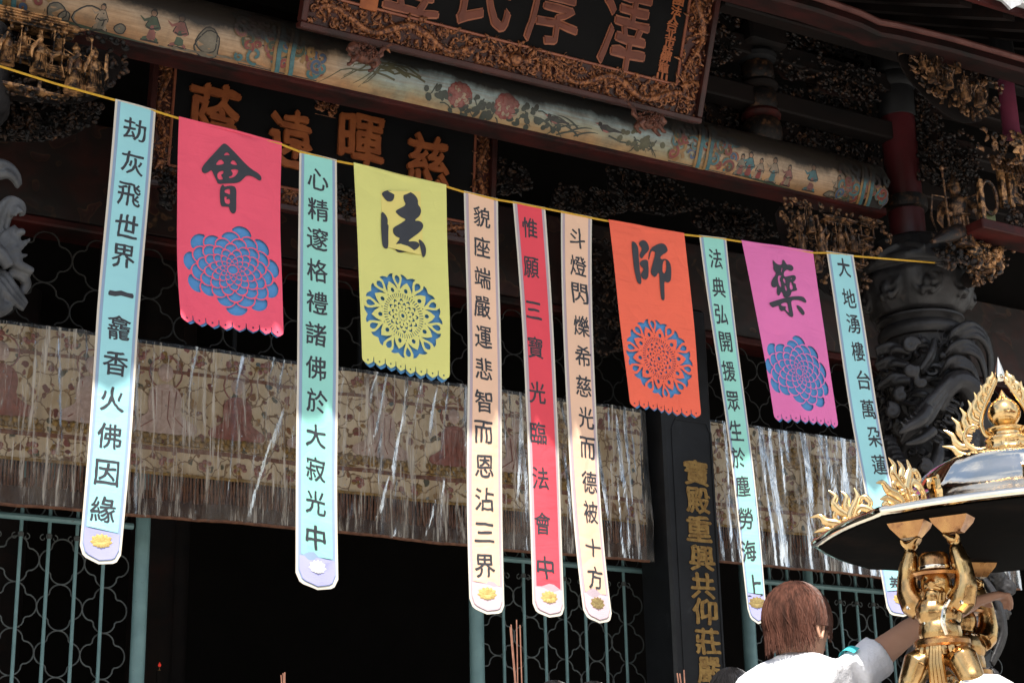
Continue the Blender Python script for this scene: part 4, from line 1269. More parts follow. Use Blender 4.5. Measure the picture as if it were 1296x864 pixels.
    # coiled golden dragons
    drag = [(x0+.75,),(x0+1.35,)] if kind == 'dragons' else [(x1-.75,)]
    for (cx,) in drag:
        zc_ = (zt+zf)/2+.01
        pts = []; rad = []
        for i in range(70):
            t = i/69
            a = 2.2*2*pi*t
            r = .26-.16*t
            pts.append(q(cx+r*1.05*cos(a)+.10*sin(7*t), zc_+r*.95*sin(a), .012)); rad.append(.038*(1-.5*abs(t-.3)))
        g.tube(pts, rad, 8, flat=.35, up=(0,1,0))
        for i in range(0, 69, 1):
            d = (pts[i+1]-pts[i]).normalized(); n_ = Vector((-d.z,0,d.x))
            g.sph(pts[i]+n_*rad[i]*.4+Vector((0,-.012,0)), (.014,.006,.012), 5, 3); g.sph(pts[i]-n_*rad[i]*.4+Vector((0,-.012,0)), (.014,.006,.012), 5, 3)
            if i % 2 == 0: g.tube([pts[i]+n_*rad[i], pts[i]+n_*(rad[i]+.03)+d*.015], [.008,.001], 4)
    # flowers on the borders
    x = x0+.1
    while x < x1-.05:
        for zz in (zt-.07, zf+.075):
            xx = x+rr.uniform(-.04,.04)
            for a in range(6):
                th = a*pi/3+rr.random()
                (r_ if rr.random() < .6 else g).sph(q(xx+.028*cos(th), zz+.024*sin(th), .004), (.018,.005,.016), 6, 4)
            g.sph(q(xx, zz, .008), (.010,.006,.010), 6, 4)
        x += .21
    stuff(g.build('gold_embroidery', EG, v)); stuff(r_.build('rose_embroidery', ER_, v))
    if p_.V: stuff(p_.build('robe_embroidery', EP, v))
    mb = MB()
    for k in range(int((x1-x0)*45)):
        p = q(rr.uniform(x0, x1), rr.uniform(zf, zt-.03), .010)
        s = .0045; mb.add([p+Vector((-s,0,0)), p+Vector((0,-.002,-s)), p+Vector((s,0,0)), p+Vector((0,-.002,s))], [(0,1,2,3)])
    stuff(mb.build('sequins', SEQ, v))
    # plastic film, gathered along the top, pulled into slanting folds
    nx = int((x1-x0)*90); nzz = 60
    V = []
    ph = [rr.uniform(0, 6.28) for _ in range(8)]
    for j in range(nzz+1):
        t = j/nzz
        for i in range(nx+1):
            x = x0-.02+(x1-x0+.04)*i/nx
            sl2 = x+ t*.22*sin(x*1.6+ph[0])+ .10*t
            a = noise.noise(Vector((sl2*7, t*.8, seed)))
            b_ = noise.noise(Vector((sl2*24, t*1.6, seed+5)))
            c_ = noise.noise(Vector((x*3+t*1.5, t*5, seed+9)))
            rdg = (1-abs(a))**4
            o = .034+(1.0 if kind == 'saints' else .55)*(.014*a+.012*b_*(1-t*.5)+.020*rdg*(1-.3*t)+.016*c_*t)
            z = zt+.005-(zt-zb+.03)*t + (.008*sin(x*2+ph[2])+.008*noise.noise(Vector((x*2,0,seed))))*t
            V.append(Vector((x, fy(x, z)-o-.006, z)))
    F = [(j*(nx+1)+i, j*(nx+1)+i+1, (j+1)*(nx+1)+i+1, (j+1)*(nx+1)+i) for j in range(nzz) for i in range(nx)]
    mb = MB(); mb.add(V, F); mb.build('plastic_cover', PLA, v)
    mb = MB(); mb.tube([V[nzz*(nx+1)+i]+Vector((0,.004,.006)) for i in range(0, nx+1, 4)], .010, 5); mb.build('hem_tape', FR, v)
    return v
valance('long embroidered valance of seated saints under clear plastic, left of the lettered column', .6, 6.90, 4.85, 3.80, 'saints', 3)
valance('shorter embroidered valance with golden dragons under clear plastic, right of the lettered column', 7.47, 10.4, 4.85, 3.84, 'dragons', 8)
# ================================================================== PLAQUES
def relief_fill(mb, poly, fn, n, rr, size=(.03,.06), depth=.03, kinds=('scroll','leaf','ball','flame'), rad=.008):
    """fill a region with carved scrolls, leaves, pearls and flames; fn(x,z,off)->point"""
    x0 = min(p[0] for p in poly); x1 = max(p[0] for p in poly); z0 = min(p[1] for p in poly); z1 = max(p[1] for p in poly)
    c = 0; tries = 0
    while c < n and tries < n*20:
        tries += 1
        x = rr.uniform(x0, x1); z = rr.uniform(z0, z1)
        if not inpoly(x, z, poly): continue
        c += 1
        s = rr.uniform(*size); d = rr.uniform(.1, 1)*depth
        k = rr.choice(kinds)
        a0 = rr.uniform(0, 6.28)
        if k == 'scroll':
            sg = rr.choice((-1, 1)); N = 13; P = []; Rr = []
            for i in range(N):
                t = i/(N-1); r = s*(1-.85*t)
                P.append(fn(x+r*cos(a0+sg*t*7), z+r*sin(a0+sg*t*7), d+t*rad*1.5)); Rr.append(rad*(1.25-.5*t))
            mb.tube(P, Rr, 5)
        elif k == 'leaf':
            N = 6; P = []; Rr = []
            L = s*2.1; cv = rr.uniform(-1.2, 1.2)
            for i in range(N):
                t = i/(N-1)
                P.append(fn(x+L*t*cos(a0+cv*t), z+L*t*sin(a0+cv*t), d+rad*2*sin(pi*t))); Rr.append(rad*1.9*sin(pi*(t*.85+.08)))
            mb.tube(P, Rr, 5, flat=.6)
        elif k == 'ball':
            mb.sph(fn(x, z, d+rad*.5), rad*rr.uniform(1.2, 2.0), 7, 5)
        else:
            for j in range(3):
                N = 6; P = []; Rr = []
                for i in range(N):
                    t = i/(N-1)
                    P.append(fn(x+s*1.6*t*cos(a0+.3*j)+.2*s*sin(6*t), z+s*1.6*t*sin(a0+.3*j)+.15*s*cos(5*t+j), d)); Rr.append(rad*.9*(1-t*.85))
                mb.tube(P, Rr, 4)
def dragon_band(mb, L, W, fn, rr, amp=.28, period=.55, rad=.022, dirn=1):
    """a carved dragon winding along a band: fn(s, w, off), s along 0..L, w across -W/2..W/2"""
    N = int(L/.02); P = []; Rr = []
    for i in range(N+1):
        t = i/N; s = .04+(L-.08)*t
        P.append(fn(s, W*amp*sin(2*pi*s/period), .018+.006*cos(2*pi*s/period*2))); Rr.append(rad*(.45+.75*sin(pi*min(1, t*1.15+.05))**.5) if t < .9 else rad*.5)
    mb.tube(P, Rr, 8)
    for i in range(2, N-1, 1):
        d = (P[i+1]-P[i-1]).normalized(); u = fn(.1, .01, 0)-fn(.1, 0, 0); nrm = (fn(.1, 0, .01)-fn(.1, 0, 0)).normalized()
        sd = d.cross(nrm).normalized()
        mb.tube([P[i]+sd*Rr[i]*.85, P[i]+sd*(Rr[i]*1.7)+d*.008], [.006, .001], 4)
        if i % 2 == 0: mb.sph(P[i]+nrm*Rr[i]*.75+sd*Rr[i]*.35, (.008, .008, .008), 5, 3)
        if i % 2: mb.sph(P[i]+nrm*Rr[i]*.75-sd*Rr[i]*.35, (.008, .008, .008), 5, 3)
    # head with horns, mane and open jaw
    h = P[-1]; d = (P[-1]-P[-4]).normalized(); nrm = (fn(.1, 0, .01)-fn(.1, 0, 0)).normalized(); sd = d.cross(nrm)
    mb.sph(h+d*.01, .026, 8, 6)
    mb.tube([h, h+d*.05+sd*.012, h+d*.075+sd*.02], [.018, .012, .006], 6); mb.tube([h, h+d*.04-sd*.014, h+d*.06-sd*.02], [.014, .008, .004], 6)
    for k in range(5): mb.tube([h, h-d*.03+sd*(.03-.015*k)+nrm*.01, h-d*.065+sd*(.05-.025*k)], [.008, .006, .002], 4)
    for k in range(4):   # legs with claws
        i = int(N*(.18+.2*k)); s_ = 1 if k % 2 else -1
        u = P[i]; v = (fn(.1, .01, 0)-fn(.1, 0, 0)).normalized()*s_
        if isinstance(u, Vector):
            e = u+v*.035+d*.02; mb.tube([u, e, e+d*.03-v*.01], [.014, .010, .008], 6)
            for c in range(3): mb.tube([e+d*.03-v*.01, e+d*.05+v*(.014-.014*c), e+d*.055+v*(.02-.02*c)], [.006, .005, .001], 4)

def plaque(label, p0, up, Wd, Ht, band, mats, text, tscale, seed, root_name='plaque', stuffing=1.0):
    """p0 lower-left outer corner, board width Wd along x, height Ht along 'up'"""
    rr = random.Random(seed)
    up = Vector(up).normalized(); ex = Vector((1,0,0)); nr = ex.cross(up)   # towards the viewer
    if nr.y > 0: nr = -nr
    def F(x, z, o=0): return Vector(p0)+ex*x+up*z+nr*o
    t = thing(root_name, label, 'plaque', tuple(F(Wd/2, 0)))
    Mx = Matrix((ex, nr, up)).transposed()
    mb = MB(); mb.cbox(F(Wd/2, Ht/2, -.03), (Wd/2-.01, .025, Ht/2-.01), Mx); mb.build('board', mats[0], t, smooth=False)
    mb = MB(); mb.cbox(F(Wd/2, Ht/2, -.004), (Wd/2-band, .012, Ht/2-band), Mx); mb.build('lettered_panel', mats[0], t, smooth=False)
    # frame mouldings
    for nm, a, b in (('rail',(0,0),(Wd,0)),('rail',(0,Ht),(Wd,Ht)),('stile',(0,0),(0,Ht)),('stile',(Wd,0),(Wd,Ht))):
        c = F((a[0]+b[0])/2, (a[1]+b[1])/2, .015)
        h = (Wd/2+.018,.04,.018) if a[1] == b[1] else (.018,.037,Ht/2-.02)
        mb = MB(); mb.cbox(c, h, Mx, .006); mb.build(nm, mats[1], t, angle=25)
    i0 = band
    for nm, a, b in (('bead',(i0,i0),(Wd-i0,i0)),('bead',(i0,Ht-i0),(Wd-i0,Ht-i0)),('bead',(i0,i0),(i0,Ht-i0)),('bead',(Wd-i0,i0),(Wd-i0,Ht-i0))):
        mb = MB(); mb.tube([F(a[0],a[1],.012), F(b[0],b[1],.012)], .009, 6); mb.build(nm, mats[3], t)
    # carved bands
    def area(x0, x1, z0, z1): return [(x0,z0),(x1,z0),(x1,z1),(x0,z1)]
    for (x0,x1,z0,z1) in ((.02,Wd-.02,.02,i0-.01),(.02,i0-.01,i0,Ht-i0),(Wd-i0+.01,Wd-.02,i0,Ht-i0)):
        L = max(x1-x0, z1-z0)
        mb = MB()
        relief_fill(mb, area(x0,x1,z0,z1), F, int(L*230*stuffing), rr, (band*.09,band*.19), band*.10, rad=band*.033)
        if x1-x0 > z1-z0:
            Lh = (x1-x0)/2-.06
            dragon_band(mb, Lh, z1-z0, lambda s, w, o: F(x0+.02+s, (z0+z1)/2+w, o), rr, rad=band*.11, period=.5)
            dragon_band(mb, Lh, z1-z0, lambda s, w, o: F(x1-.02-s, (z0+z1)/2+w, o), rr, rad=band*.11, period=.5)
            c = F((x0+x1)/2, (z0+z1)/2, .03)
            mb.sph(c, band*.24, 12, 8)
            for k in range(12):
                a = k*pi/6
                mb.tube([F((x0+x1)/2+band*.26*cos(a), (z0+z1)/2+band*.26*sin(a), .02), F((x0+x1)/2+band*.46*cos(a+.2), (z0+z1)/2+band*.46*sin(a+.2), .02)], [band*.06, .001], 4)
        else:
            dragon_band(mb, z1-z0, x1-x0, lambda s, w, o: F((x0+x1)/2+w, z1-.02-s, o), rr, rad=band*.11, period=.5)
        mb.build('carved_band', mats[2], t, angle=60)
        mb = MB(); mb.cbox(F((x0+x1)/2, (z0+z1)/2, .0), ((x1-x0)/2, .006, (z1-z0)/2), Mx); mb.build('band_ground', mats[1], t, smooth=False)
    nz_ = (nr).normalized()
    for k, (ch, px, py, w, h, kind) in enumerate(text):
        q = atplane(px, py, F(0,0,.012), nz_)-Vector(p0)
        cx, cz_ = q.x, q.dot(up)
        if kind == 'small':
            write(ch, lambda a,b,z: F(cx+a, cz_+b, .010+z*.004), w, h, 'character', mats[4], t, .03, seed=k, warp=.04, ext=.5)
        else:
            if kind == 'outlined':
                write(ch, lambda a,b,z: F(cx+a, cz_+b, .011+z*.006), w*1.015, h*1.015, 'letter_rim', M['letter_rim'], t, tscale+.014, seed=k, warp=.03, ext=.5)
                write(ch, lambda a,b,z: F(cx+a, cz_+b, .018+z*.006), w, h, 'character', M['letter_dark'], t, 0, seed=k, warp=.03, ext=.5)
            else:
                write(ch, lambda a,b,z: F(cx+a, cz_+b, .012+z*.04), w, h, 'character', mats[4], t, tscale, seed=k, warp=.06, ext=.5)
    return t, F
# lower plaque, hanging inside behind the painted beam
pl = (M['plaque_black'], M['frame_red'], M['gilt_red'], mat('brown_bead', (0.30,0.10,0.05), (0.2,0.06,0.035), 9, 0.45), M['letter_orange'])
x0 = at(183,190,9.2).x; 
plaque('black plaque with raised orange characters 蔭遠暉慈, hanging behind the first banners', (3.0,9.2,5.60), (0,-.10,1), 2.30, 1.02, .13, pl,
  [('蔭',272,150,.30,.40,'big'),('遠',367,178,.28,.36,'big'),('暉',457,180,.30,.33,'big'),('慈',540,206,.28,.36,'big')], .024, 21)
# carved badge on the lower plaque
mb = MB(); c0 = at(413,137,9.12); relief_fill(mb, [(c0.x-.06,c0.z-.05),(c0.x+.06,c0.z-.05),(c0.x+.06,c0.z+.05),(c0.x-.06,c0.z+.05)], lambda x,z,o: Vector((x,9.13-o,z)), 30, random.Random(3), (.01,.025), .03, rad=.007)
mb.cbox((c0.x,9.14,c0.z),(.075,.012,.055), b=.004)
tag(mb.build('badge', M['gilt_red'], angle=60), 'small carved gilt badge at the top middle of the plaque behind the banners', 'badge')
# upper plaque, leaning out over the beam
PB0 = at(380,38,8.12)+Vector((0,0,.028))
tx = [('澤',793,28,.33,.58,'outlined'),('厚',703,4,.34,.50,'outlined'),('民',618,-18,.34,.50,'outlined'),('豐',527,-38,.34,.50,'outlined')]
for ch, x, y in cz('團法人台北市艋舺龍山寺', [(859,1),(856,14),(853,24),(851,33),(849,43),(848,53),(845,64),(842,74),(840,86),(838,97),(836,107)]): tx.append((ch, x, y, .075, .06, 'small'))
P1_ = at(880,158,8.12)
up_t, UF = plaque('large black plaque with outlined red-brown characters 豐民厚澤, leaning out above the painted beam', tuple(PB0), (0,-.38,1), P1_.x-PB0.x, 1.36, .19, pl, tx, .006, 22)
# seal and the foot of the small left column of writing
mb = MB()
n_ = Vector((1,0,0)).cross(Vector((0,-.38,1)).normalized()); n_ = -n_ if n_.y > 0 else n_
q0 = atplane(467,1,PB0+n_*.012,n_)-PB0; upv = Vector((0,-.38,1)).normalized()
mb.cbox(UF(q0.x, q0.dot(upv), .016), (.055,.006,.055), Matrix((Vector((1,0,0)), n_, upv)).transposed(), .003)
mb.build('seal', M['letter_orange'], up_t)
# the two small carved lions the plaque stands on
def lion(label, p, s, flip, m, face=-1):
    t = thing('carved_lion', label, 'carving', tuple(p))
    rr = random.Random(int(p.x*100))
    mb = MB()
    f = flip
    def q(x, y, z): return Vector(p)+Vector((x*f*s, y*s, z*s))
    mb.sph(q(0,0,.35), (.42*s,.26*s,.26*s), 12, 8); mb.sph(q(-.42,-.08,.48), (.26*s,.26*s,.27*s), 12, 8)
    mb.sph(q(-.62,-.16,.42), (.13*s,.14*s,.10*s), 8, 6)
    for yy in (-.16,.16):
        mb.tube([q(-.30,yy,.3), q(-.42,yy-.06,.12), q(-.52,yy-.08,-.02), q(-.62,yy-.1,-.03)], [.11*s,.09*s,.07*s,.07*s], 7)
        mb.tube([q(.28,yy,.3), q(.42,yy,.15), q(.30,yy,-.02), q(.18,yy,-.05)], [.14*s,.10*s,.06*s,.07*s], 7)
    mb.tube([q(.40,0,.4), q(.62,0,.55), q(.60,0,.8), q(.75,0,.95)], [.07*s,.09*s,.08*s,.02*s], 7)
    body = remesh(mb, 'body', m, .035*s+.002, t, 2)
    mb = MB()
    for k in range(95):
        a = rr.uniform(0, 6.28); b = rr.uniform(-.9, 1.2)
        c = q(-.10+.62*cos(a)*cos(b)*.9, -.05-.30*abs(sin(a))*cos(b), .40+.30*sin(b))
        mb.tube(spiral(c, .06*s, .9, Matrix.Rotation(rr.uniform(0, 6), 3, 'Z'), .2, 7), [.028*s]*8, 5)
    for k in range(8): mb.tube([q(.45,0,.5), q(.6+.05*k,-.05,.75+.04*k), q(.62+.09*k,-.05,.9+.02*k)], [.04*s,.035*s,.005*s], 5)
    stuff(mb.build('curled_fur', m, t, angle=60))
    return t
lion('small dark gilt carved lion under the left corner of the upper plaque', at(462,84,8.02), .17, 1, M['lion_red'])
lion('small dark gilt carved lion under the right corner of the upper plaque', at(820,166,8.02), .17, -1, M['lion_red'])

# ================================================================== CARVED BRACKETS
def figurine(mb, p, h, turn, rr, horse=False):
    Rm = Matrix.Rotation(turn, 3, 'Z')
    def q(x, y, z): return Vector(p)+Rm @ Vector((x*h, y*h, z*h))
    mb.lathe([(.20*h,0),(.19*h,.08*h),(.15*h,.3*h),(.13*h,.45*h),(.15*h,.58*h),(.15*h,.68*h),(.06*h,.78*h)], p, 12, lambda t, th: 1+.10*(1-t)*cos(6*th+h*90))
    mb.sph(q(0,-.02,.86), (.075*h,.08*h,.095*h), 8, 6)
    mb.lathe([(.085*h,0),(.09*h,.03*h),(.05*h,.09*h),(.02*h,.16*h),(0,.17*h)], q(0,0,.90), 8)
    for s in (-1, 1):
        up = rr.uniform(-.1, .35)
        mb.tube([q(.13*s,0,.68), q(.24*s,-.10,.55), q(.16*s,-.26,.50+up)], [.055*h,.06*h,.035*h], 6)
        mb.tube([q(.24*s,-.10,.55), q(.27*s,-.10,.38), q(.23*s,-.08,.28)], [.05*h,.045*h,.01*h], 5)
        mb.tube([q(.10*s,-.1,.70), q(.30*s,.02,.80), q(.34*s,.04,.5), q(.28*s,0,.2)], [.014*h,.018*h,.018*h,.006*h], 4)
    mb.tube([q(-.14,-.1,.46), q(0,-.17,.44), q(.14,-.1,.46)], .022*h, 5)
    for k in range(4): mb.tube([q(-.09+.06*k,-.15,.42), q(-.10+.065*k,-.20,.05)], [.016*h,.014*h], 4)
    if rr.random() < .6:
        s = rr.choice((-1, 1)); mb.tube([q(.2*s,-.26,.2), q(.22*s,-.26,1.05)], .014*h, 5); mb.sph(q(.22*s,-.26,1.07), .04*h, 6, 4)
def pavilion(mb, p, w, h):
    def q(x, y, z): return Vector(p)+Vector((x, y, z))
    for s in (-1, 1):
        mb.cbox(q(s*w*.42,0,h*.35), (w*.035,w*.035,h*.35)); 
    mb.cbox(q(0,.02,.02*h), (w*.52,w*.2,h*.03)); mb.cbox(q(0,.0,h*.70), (w*.5,w*.12,h*.04))
    for k in range(5): mb.cbox(q((-.36+.18*k)*w,-.02,h*.6), (w*.02,w*.02,h*.06))
    for i, (ww, zz) in enumerate(((.62,.76),(.56,.82),(.48,.87),(.38,.92))): mb.cbox(q(0,-.01*i,h*zz), (w*ww,w*.16,h*.022), b=.002)
    for s in (-1, 1): mb.tube([q(s*w*.3,-.05,h*.9), q(s*w*.6,-.06,h*.80), q(s*w*.75,-.06,h*.88)], [.014,.012,.004], 5)
    mb.tube([q(-w*.4,-.03,h*.97), q(w*.4,-.03,h*.97)], .012, 6)
    for k in range(9): mb.tube([q((-.5+.125*k)*w,-w*.12,h*.92), q((-.56+.14*k)*w,-w*.19,h*.74)], .007, 4)
def bracket(label, poly_px, Y, figs, pavs, seed, m, n=220, back=True, depth=.16, name='carved_bracket', rimw=.014, feather=None):
    rr = random.Random(seed)
    poly = [(at(x, y, Y).x, at(x, y, Y).z) for x, y in poly_px]
    cx = sum(p[0] for p in poly)/len(poly); cz_ = sum(p[1] for p in poly)/len(poly)
    t = thing(name, label, 'carving', (cx, Y, cz_))
    def fn(x, z, o): return Vector((x, Y+depth*.5-o, z))
    mb = MB(); mb.slab(chaikin(poly, 1), [], lambda x,z,o: Vector((x,Y+depth*.5-o*.3,z)), .03)
    mb.build('back_board', M['wood_dark'], t, smooth=False)
    # thick carved rim of rockwork along the lower edge, and filling
    mb = MB()
    sh = [(cx+(p[0]-cx)*.9, cz_+(p[1]-cz_)*.9) for p in poly]
    relief_fill(mb, sh, fn, n, rr, (.014,.035), depth*.7, rad=.0075)
    for i in range(len(poly)):
        a = poly[i]; b = poly[(i+1) % len(poly)]
        L = sqrt((a[0]-b[0])**2+(a[1]-b[1])**2); k = max(2, int(L/.03))
        for j in range(k):
            u = j/k; x = a[0]+(b[0]-a[0])*u; z = a[1]+(b[1]-a[1])*u
            o = rr.uniform(.3, 1)*depth
            if feather and i in feather:
                d = Vector((x-cx, 0, z-cz_)).normalized()
                mb.tube([fn(x, z, o), fn(x-.03*d.x+.02*d.z, z-.03*d.z-.03, o+.02), fn(x-.07*d.x, z-.07*d.z, o)], [.004,.013,.006], 5)
            else:
                mb.sph(fn(x, z, o), (rimw*rr.uniform(.8,1.7),.016,rimw*rr.uniform(.7,1.3)), 6, 5)
                if rr.random() < .4: mb.tube(spiral(fn(x, z, o+.01), .024, 1, I3, .2, 8, rr.uniform(0, 6)), .006, 4)
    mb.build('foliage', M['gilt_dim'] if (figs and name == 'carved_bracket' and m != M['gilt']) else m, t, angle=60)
    for (px, py, h) in figs:
        mb = MB(); p = at(px, py, Y-depth*.55); figurine(mb, p, h, rr.uniform(-.7, .9), rr); mb.build('figure', m, t, angle=60)
    for (px, py, w, h) in pavs:
        mb = MB(); pavilion(mb, at(px, py, Y-depth*.2), w, h); mb.build('pavilion', m, t, angle=35)
    return t
bracket('large gilded bracket carved with figures and a pavilion, under the beam at top left', [(-70,8),(0,22),(70,42),(120,52),(158,62),(160,78),(155,95),(140,108),(128,120),(100,125),(60,124),(0,118),(-70,105)], 8.30,
  [(8,82,.20),(48,92,.22),(93,118,.27),(117,116,.24),(73,62,.11),(-20,80,.2),(30,62,.10)], [(22,112,.26,.24),(66,120,.16,.15),(30,66,.42,.20)], 5, M['gilt_bright'], 170)
bracket('gilded bracket carved with warriors, under the right end of the painted beam', [(988,255),(1020,262),(1070,276),(1116,292),(1114,315),(1090,330),(1096,352),(1085,372),(1060,372),(1035,350),(1012,328),(996,300)], 8.30,
  [(1012,292,.14),(1027,296,.17),(1014,318,.17),(1040,322,.20),(1065,318,.17),(1080,318,.16),(1035,344,.16),(1058,330,.12)], [(1058,300,.20,.13),(1098,300,.13,.12),(1083,335,.16,.15)], 6, M['gilt'], 130)
bracket('dark gilded fan shaped bracket carved with figures, beneath the eave at top right', [(1143,52),(1185,58),(1225,66),(1260,76),(1262,110),(1258,146),(1235,152),(1210,143),(1185,122),(1162,98),(1148,75)], 7.45,
  [(1180,104,.15),(1200,112,.17),(1222,128,.17),(1240,134,.18),(1168,86,.11),(1212,92,.12),(1188,84,.10)], [(1204,80,.18,.12)], 7, M['gilt'], 120, feather=(5,6,7,8,9,10))
bracket('gilded lion and flower carving poking out beside the stone capital at right', [(1230,312),(1250,304),(1268,306),(1274,322),(1266,342),(1248,356),(1232,362),(1226,345),(1238,335),(1224,330)], 8.0,
  [(1248,345,.15)], [], 9, M['gilt'], 120)
lion('gilded carved lion crouching to the right of the stone capital', at(1248,345,7.9), .26, 1, M['gilt_bright'])
# dark brackets and struts of the porch frame
for i, (lab, poly, Y, n) in enumerate((
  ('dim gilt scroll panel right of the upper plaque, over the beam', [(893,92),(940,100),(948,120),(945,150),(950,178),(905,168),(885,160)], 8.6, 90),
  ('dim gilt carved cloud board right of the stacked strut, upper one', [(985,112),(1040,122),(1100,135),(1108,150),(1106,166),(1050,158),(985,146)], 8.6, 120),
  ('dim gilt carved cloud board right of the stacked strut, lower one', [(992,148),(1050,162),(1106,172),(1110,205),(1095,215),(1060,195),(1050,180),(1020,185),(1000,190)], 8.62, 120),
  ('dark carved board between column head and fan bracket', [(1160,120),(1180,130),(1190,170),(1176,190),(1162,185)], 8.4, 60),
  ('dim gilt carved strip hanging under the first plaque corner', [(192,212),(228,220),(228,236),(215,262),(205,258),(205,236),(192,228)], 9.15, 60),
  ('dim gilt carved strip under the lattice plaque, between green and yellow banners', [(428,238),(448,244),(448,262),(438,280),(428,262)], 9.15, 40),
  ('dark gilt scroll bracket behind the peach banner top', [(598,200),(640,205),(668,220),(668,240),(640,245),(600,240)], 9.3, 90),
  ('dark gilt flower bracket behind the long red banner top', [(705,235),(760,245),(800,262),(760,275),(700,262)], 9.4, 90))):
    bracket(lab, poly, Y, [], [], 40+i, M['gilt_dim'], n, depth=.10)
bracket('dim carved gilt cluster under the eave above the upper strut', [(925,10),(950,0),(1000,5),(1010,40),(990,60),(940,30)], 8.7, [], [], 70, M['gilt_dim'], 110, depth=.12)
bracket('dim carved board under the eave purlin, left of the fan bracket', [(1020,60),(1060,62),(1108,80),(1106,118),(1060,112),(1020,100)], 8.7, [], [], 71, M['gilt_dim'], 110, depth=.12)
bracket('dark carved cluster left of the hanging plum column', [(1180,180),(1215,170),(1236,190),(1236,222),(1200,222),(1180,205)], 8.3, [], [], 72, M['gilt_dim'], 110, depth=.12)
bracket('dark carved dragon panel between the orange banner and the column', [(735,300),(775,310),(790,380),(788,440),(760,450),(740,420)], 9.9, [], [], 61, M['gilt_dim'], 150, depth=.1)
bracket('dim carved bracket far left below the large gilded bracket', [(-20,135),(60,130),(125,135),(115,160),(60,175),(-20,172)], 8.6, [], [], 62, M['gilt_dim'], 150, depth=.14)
# stacked struts (melon posts) on the painted beam
def strut(lab, px, py0, Y, k=1.0):
    p = at(px, py0, Y)
    t = thing('stacked_strut', lab, 'bracket', (p.x, Y, p.z))
    z = 0
    def lp(prof, m, nm, rf=None): mb = MB(); mb.lathe([(r*k, zz*k) for r, zz in prof], p, 24, rf); mb.build(nm, m, t)
    lp([(.03,0),(.11,.03),(.135,.1),(.13,.18),(.11,.22)], M['gilt_dim'], 'lotus_foot', lambda u, th: 1+.06*abs(cos(6*th)))
    lp([(.10,.222),(.132,.235),(.138,.26),(.125,.285),(.10,.29)], M['wood_red'], 'ring')
    lp([(.10,.292),(.115,.33),(.115,.42),(.10,.44)], M['gilt_dim'], 'carved_drum', lambda u, th: 1+.05*cos(9*th+5*u))
    lp([(.10,.442),(.128,.455),(.135,.48),(.12,.505),(.10,.51)], M['wood_dark'], 'ring')
    lp([(.09,.512),(.11,.55),(.11,.62),(.095,.65)], M['gilt_dim'], 'carved_drum', lambda u, th: 1+.05*cos(9*th-5*u))
    lp([(.10,.652),(.13,.67),(.137,.70),(.12,.73),(.09,.735)], M['wood_black'], 'ring')
    mb = MB(); mb.cbox(p+Vector((0,0,.82*k)), (.16*k,.16*k,.08*k), b=.02); mb.build('bearing_block', M['wood_dark'], t)
    return t
strut('stacked carved strut with pale ringed edges standing on the beam, right of the upper plaque', 966, 192, 8.5, 1.0)
strut('dim stacked strut half lost in shade under the eave, left of the red column', 1040, 120, 9.3, .8)

# ================================================================== COLUMNS
cx_, cy_ = 8.33, 8.5
t = thing('dragon_column', 'dark stone column carved with a coiling dragon, behind the golden censer roof', 'column', (cx_, cy_, TZ))
mb = MB(); mb.lathe([(.33,TZ),(.33,TZ+.25),(.26,TZ+.3),(.245,TZ+.5),(.245,5.18),(.25,5.2)], (cx_,cy_,0), 40); mb.build('shaft', M['stone_dark'], t)
mb = MB(); mb.lathe([(.245,5.18),(.275,5.185),(.295,5.21),(.298,5.24),(.28,5.27),(.26,5.285),(.27,5.30),(.30,5.315),(.30,5.33),(.255,5.345)], (cx_,cy_,0), 40); mb.build('neck_ring', M['stone_dark'], t)
mb = MB(); mb.lathe([(.26,5.345),(.30,5.37),(.34,5.43),(.375,5.53),(.385,5.60),(.375,5.63),(.35,5.65),(.395,5.665),(.405,5.69),(.405,5.72),(.36,5.75),(.34,5.80),(.30,5.88),(.20,5.93),(.15,5.94)], (cx_,cy_,0), 8*6,
   lambda u, th: (1+.03*cos(8*th)) )
rr = random.Random(77)
for k in range(8):
    a = 2*pi*k/8+.2
    c = Vector((cx_+.36*cos(a), cy_+.36*sin(a), 5.50)); T = Matrix.Rotation(a+pi/2, 3, 'Z')
    for s in (-1, 1):
        mb.tube(spiral(c+T @ Vector((s*.05,0,.04)), .05, 1.3, T, .15, 12, pi/2, sgn=s), .017, 6)
        mb.tube([c+T @ Vector((s*.02,0,-.08)), c+T @ Vector((s*.08,.02,-.02)), c+T @ Vector((s*.11,0,.06))], [.02,.026,.008], 6)
    mb.sph(c+T @ Vector((0,-.01,.0)), (.035,.035,.05), 8, 6)
    for j in range(3): mb.sph(c+T @ Vector((-.03+.03*j,-.02,-.05)), .02, 7, 5)
    mb.tube([Vector((cx_+.34*cos(a-.3), cy_+.34*sin(a-.3), 5.80)), Vector((cx_+.40*cos(a), cy_+.40*sin(a), 5.73)), Vector((cx_+.34*cos(a+.3), cy_+.34*sin(a+.3), 5.80))], [.02,.035,.02], 6)
remesh(mb, 'capital', M['stone_dark'], .011, t, 2)
def S_(px, py, o=.25):
    """a point on, or standing proud of, the shaft seen at this pixel; o = distance in front of the column's axis plane"""
    return at(px, py, cy_-o)
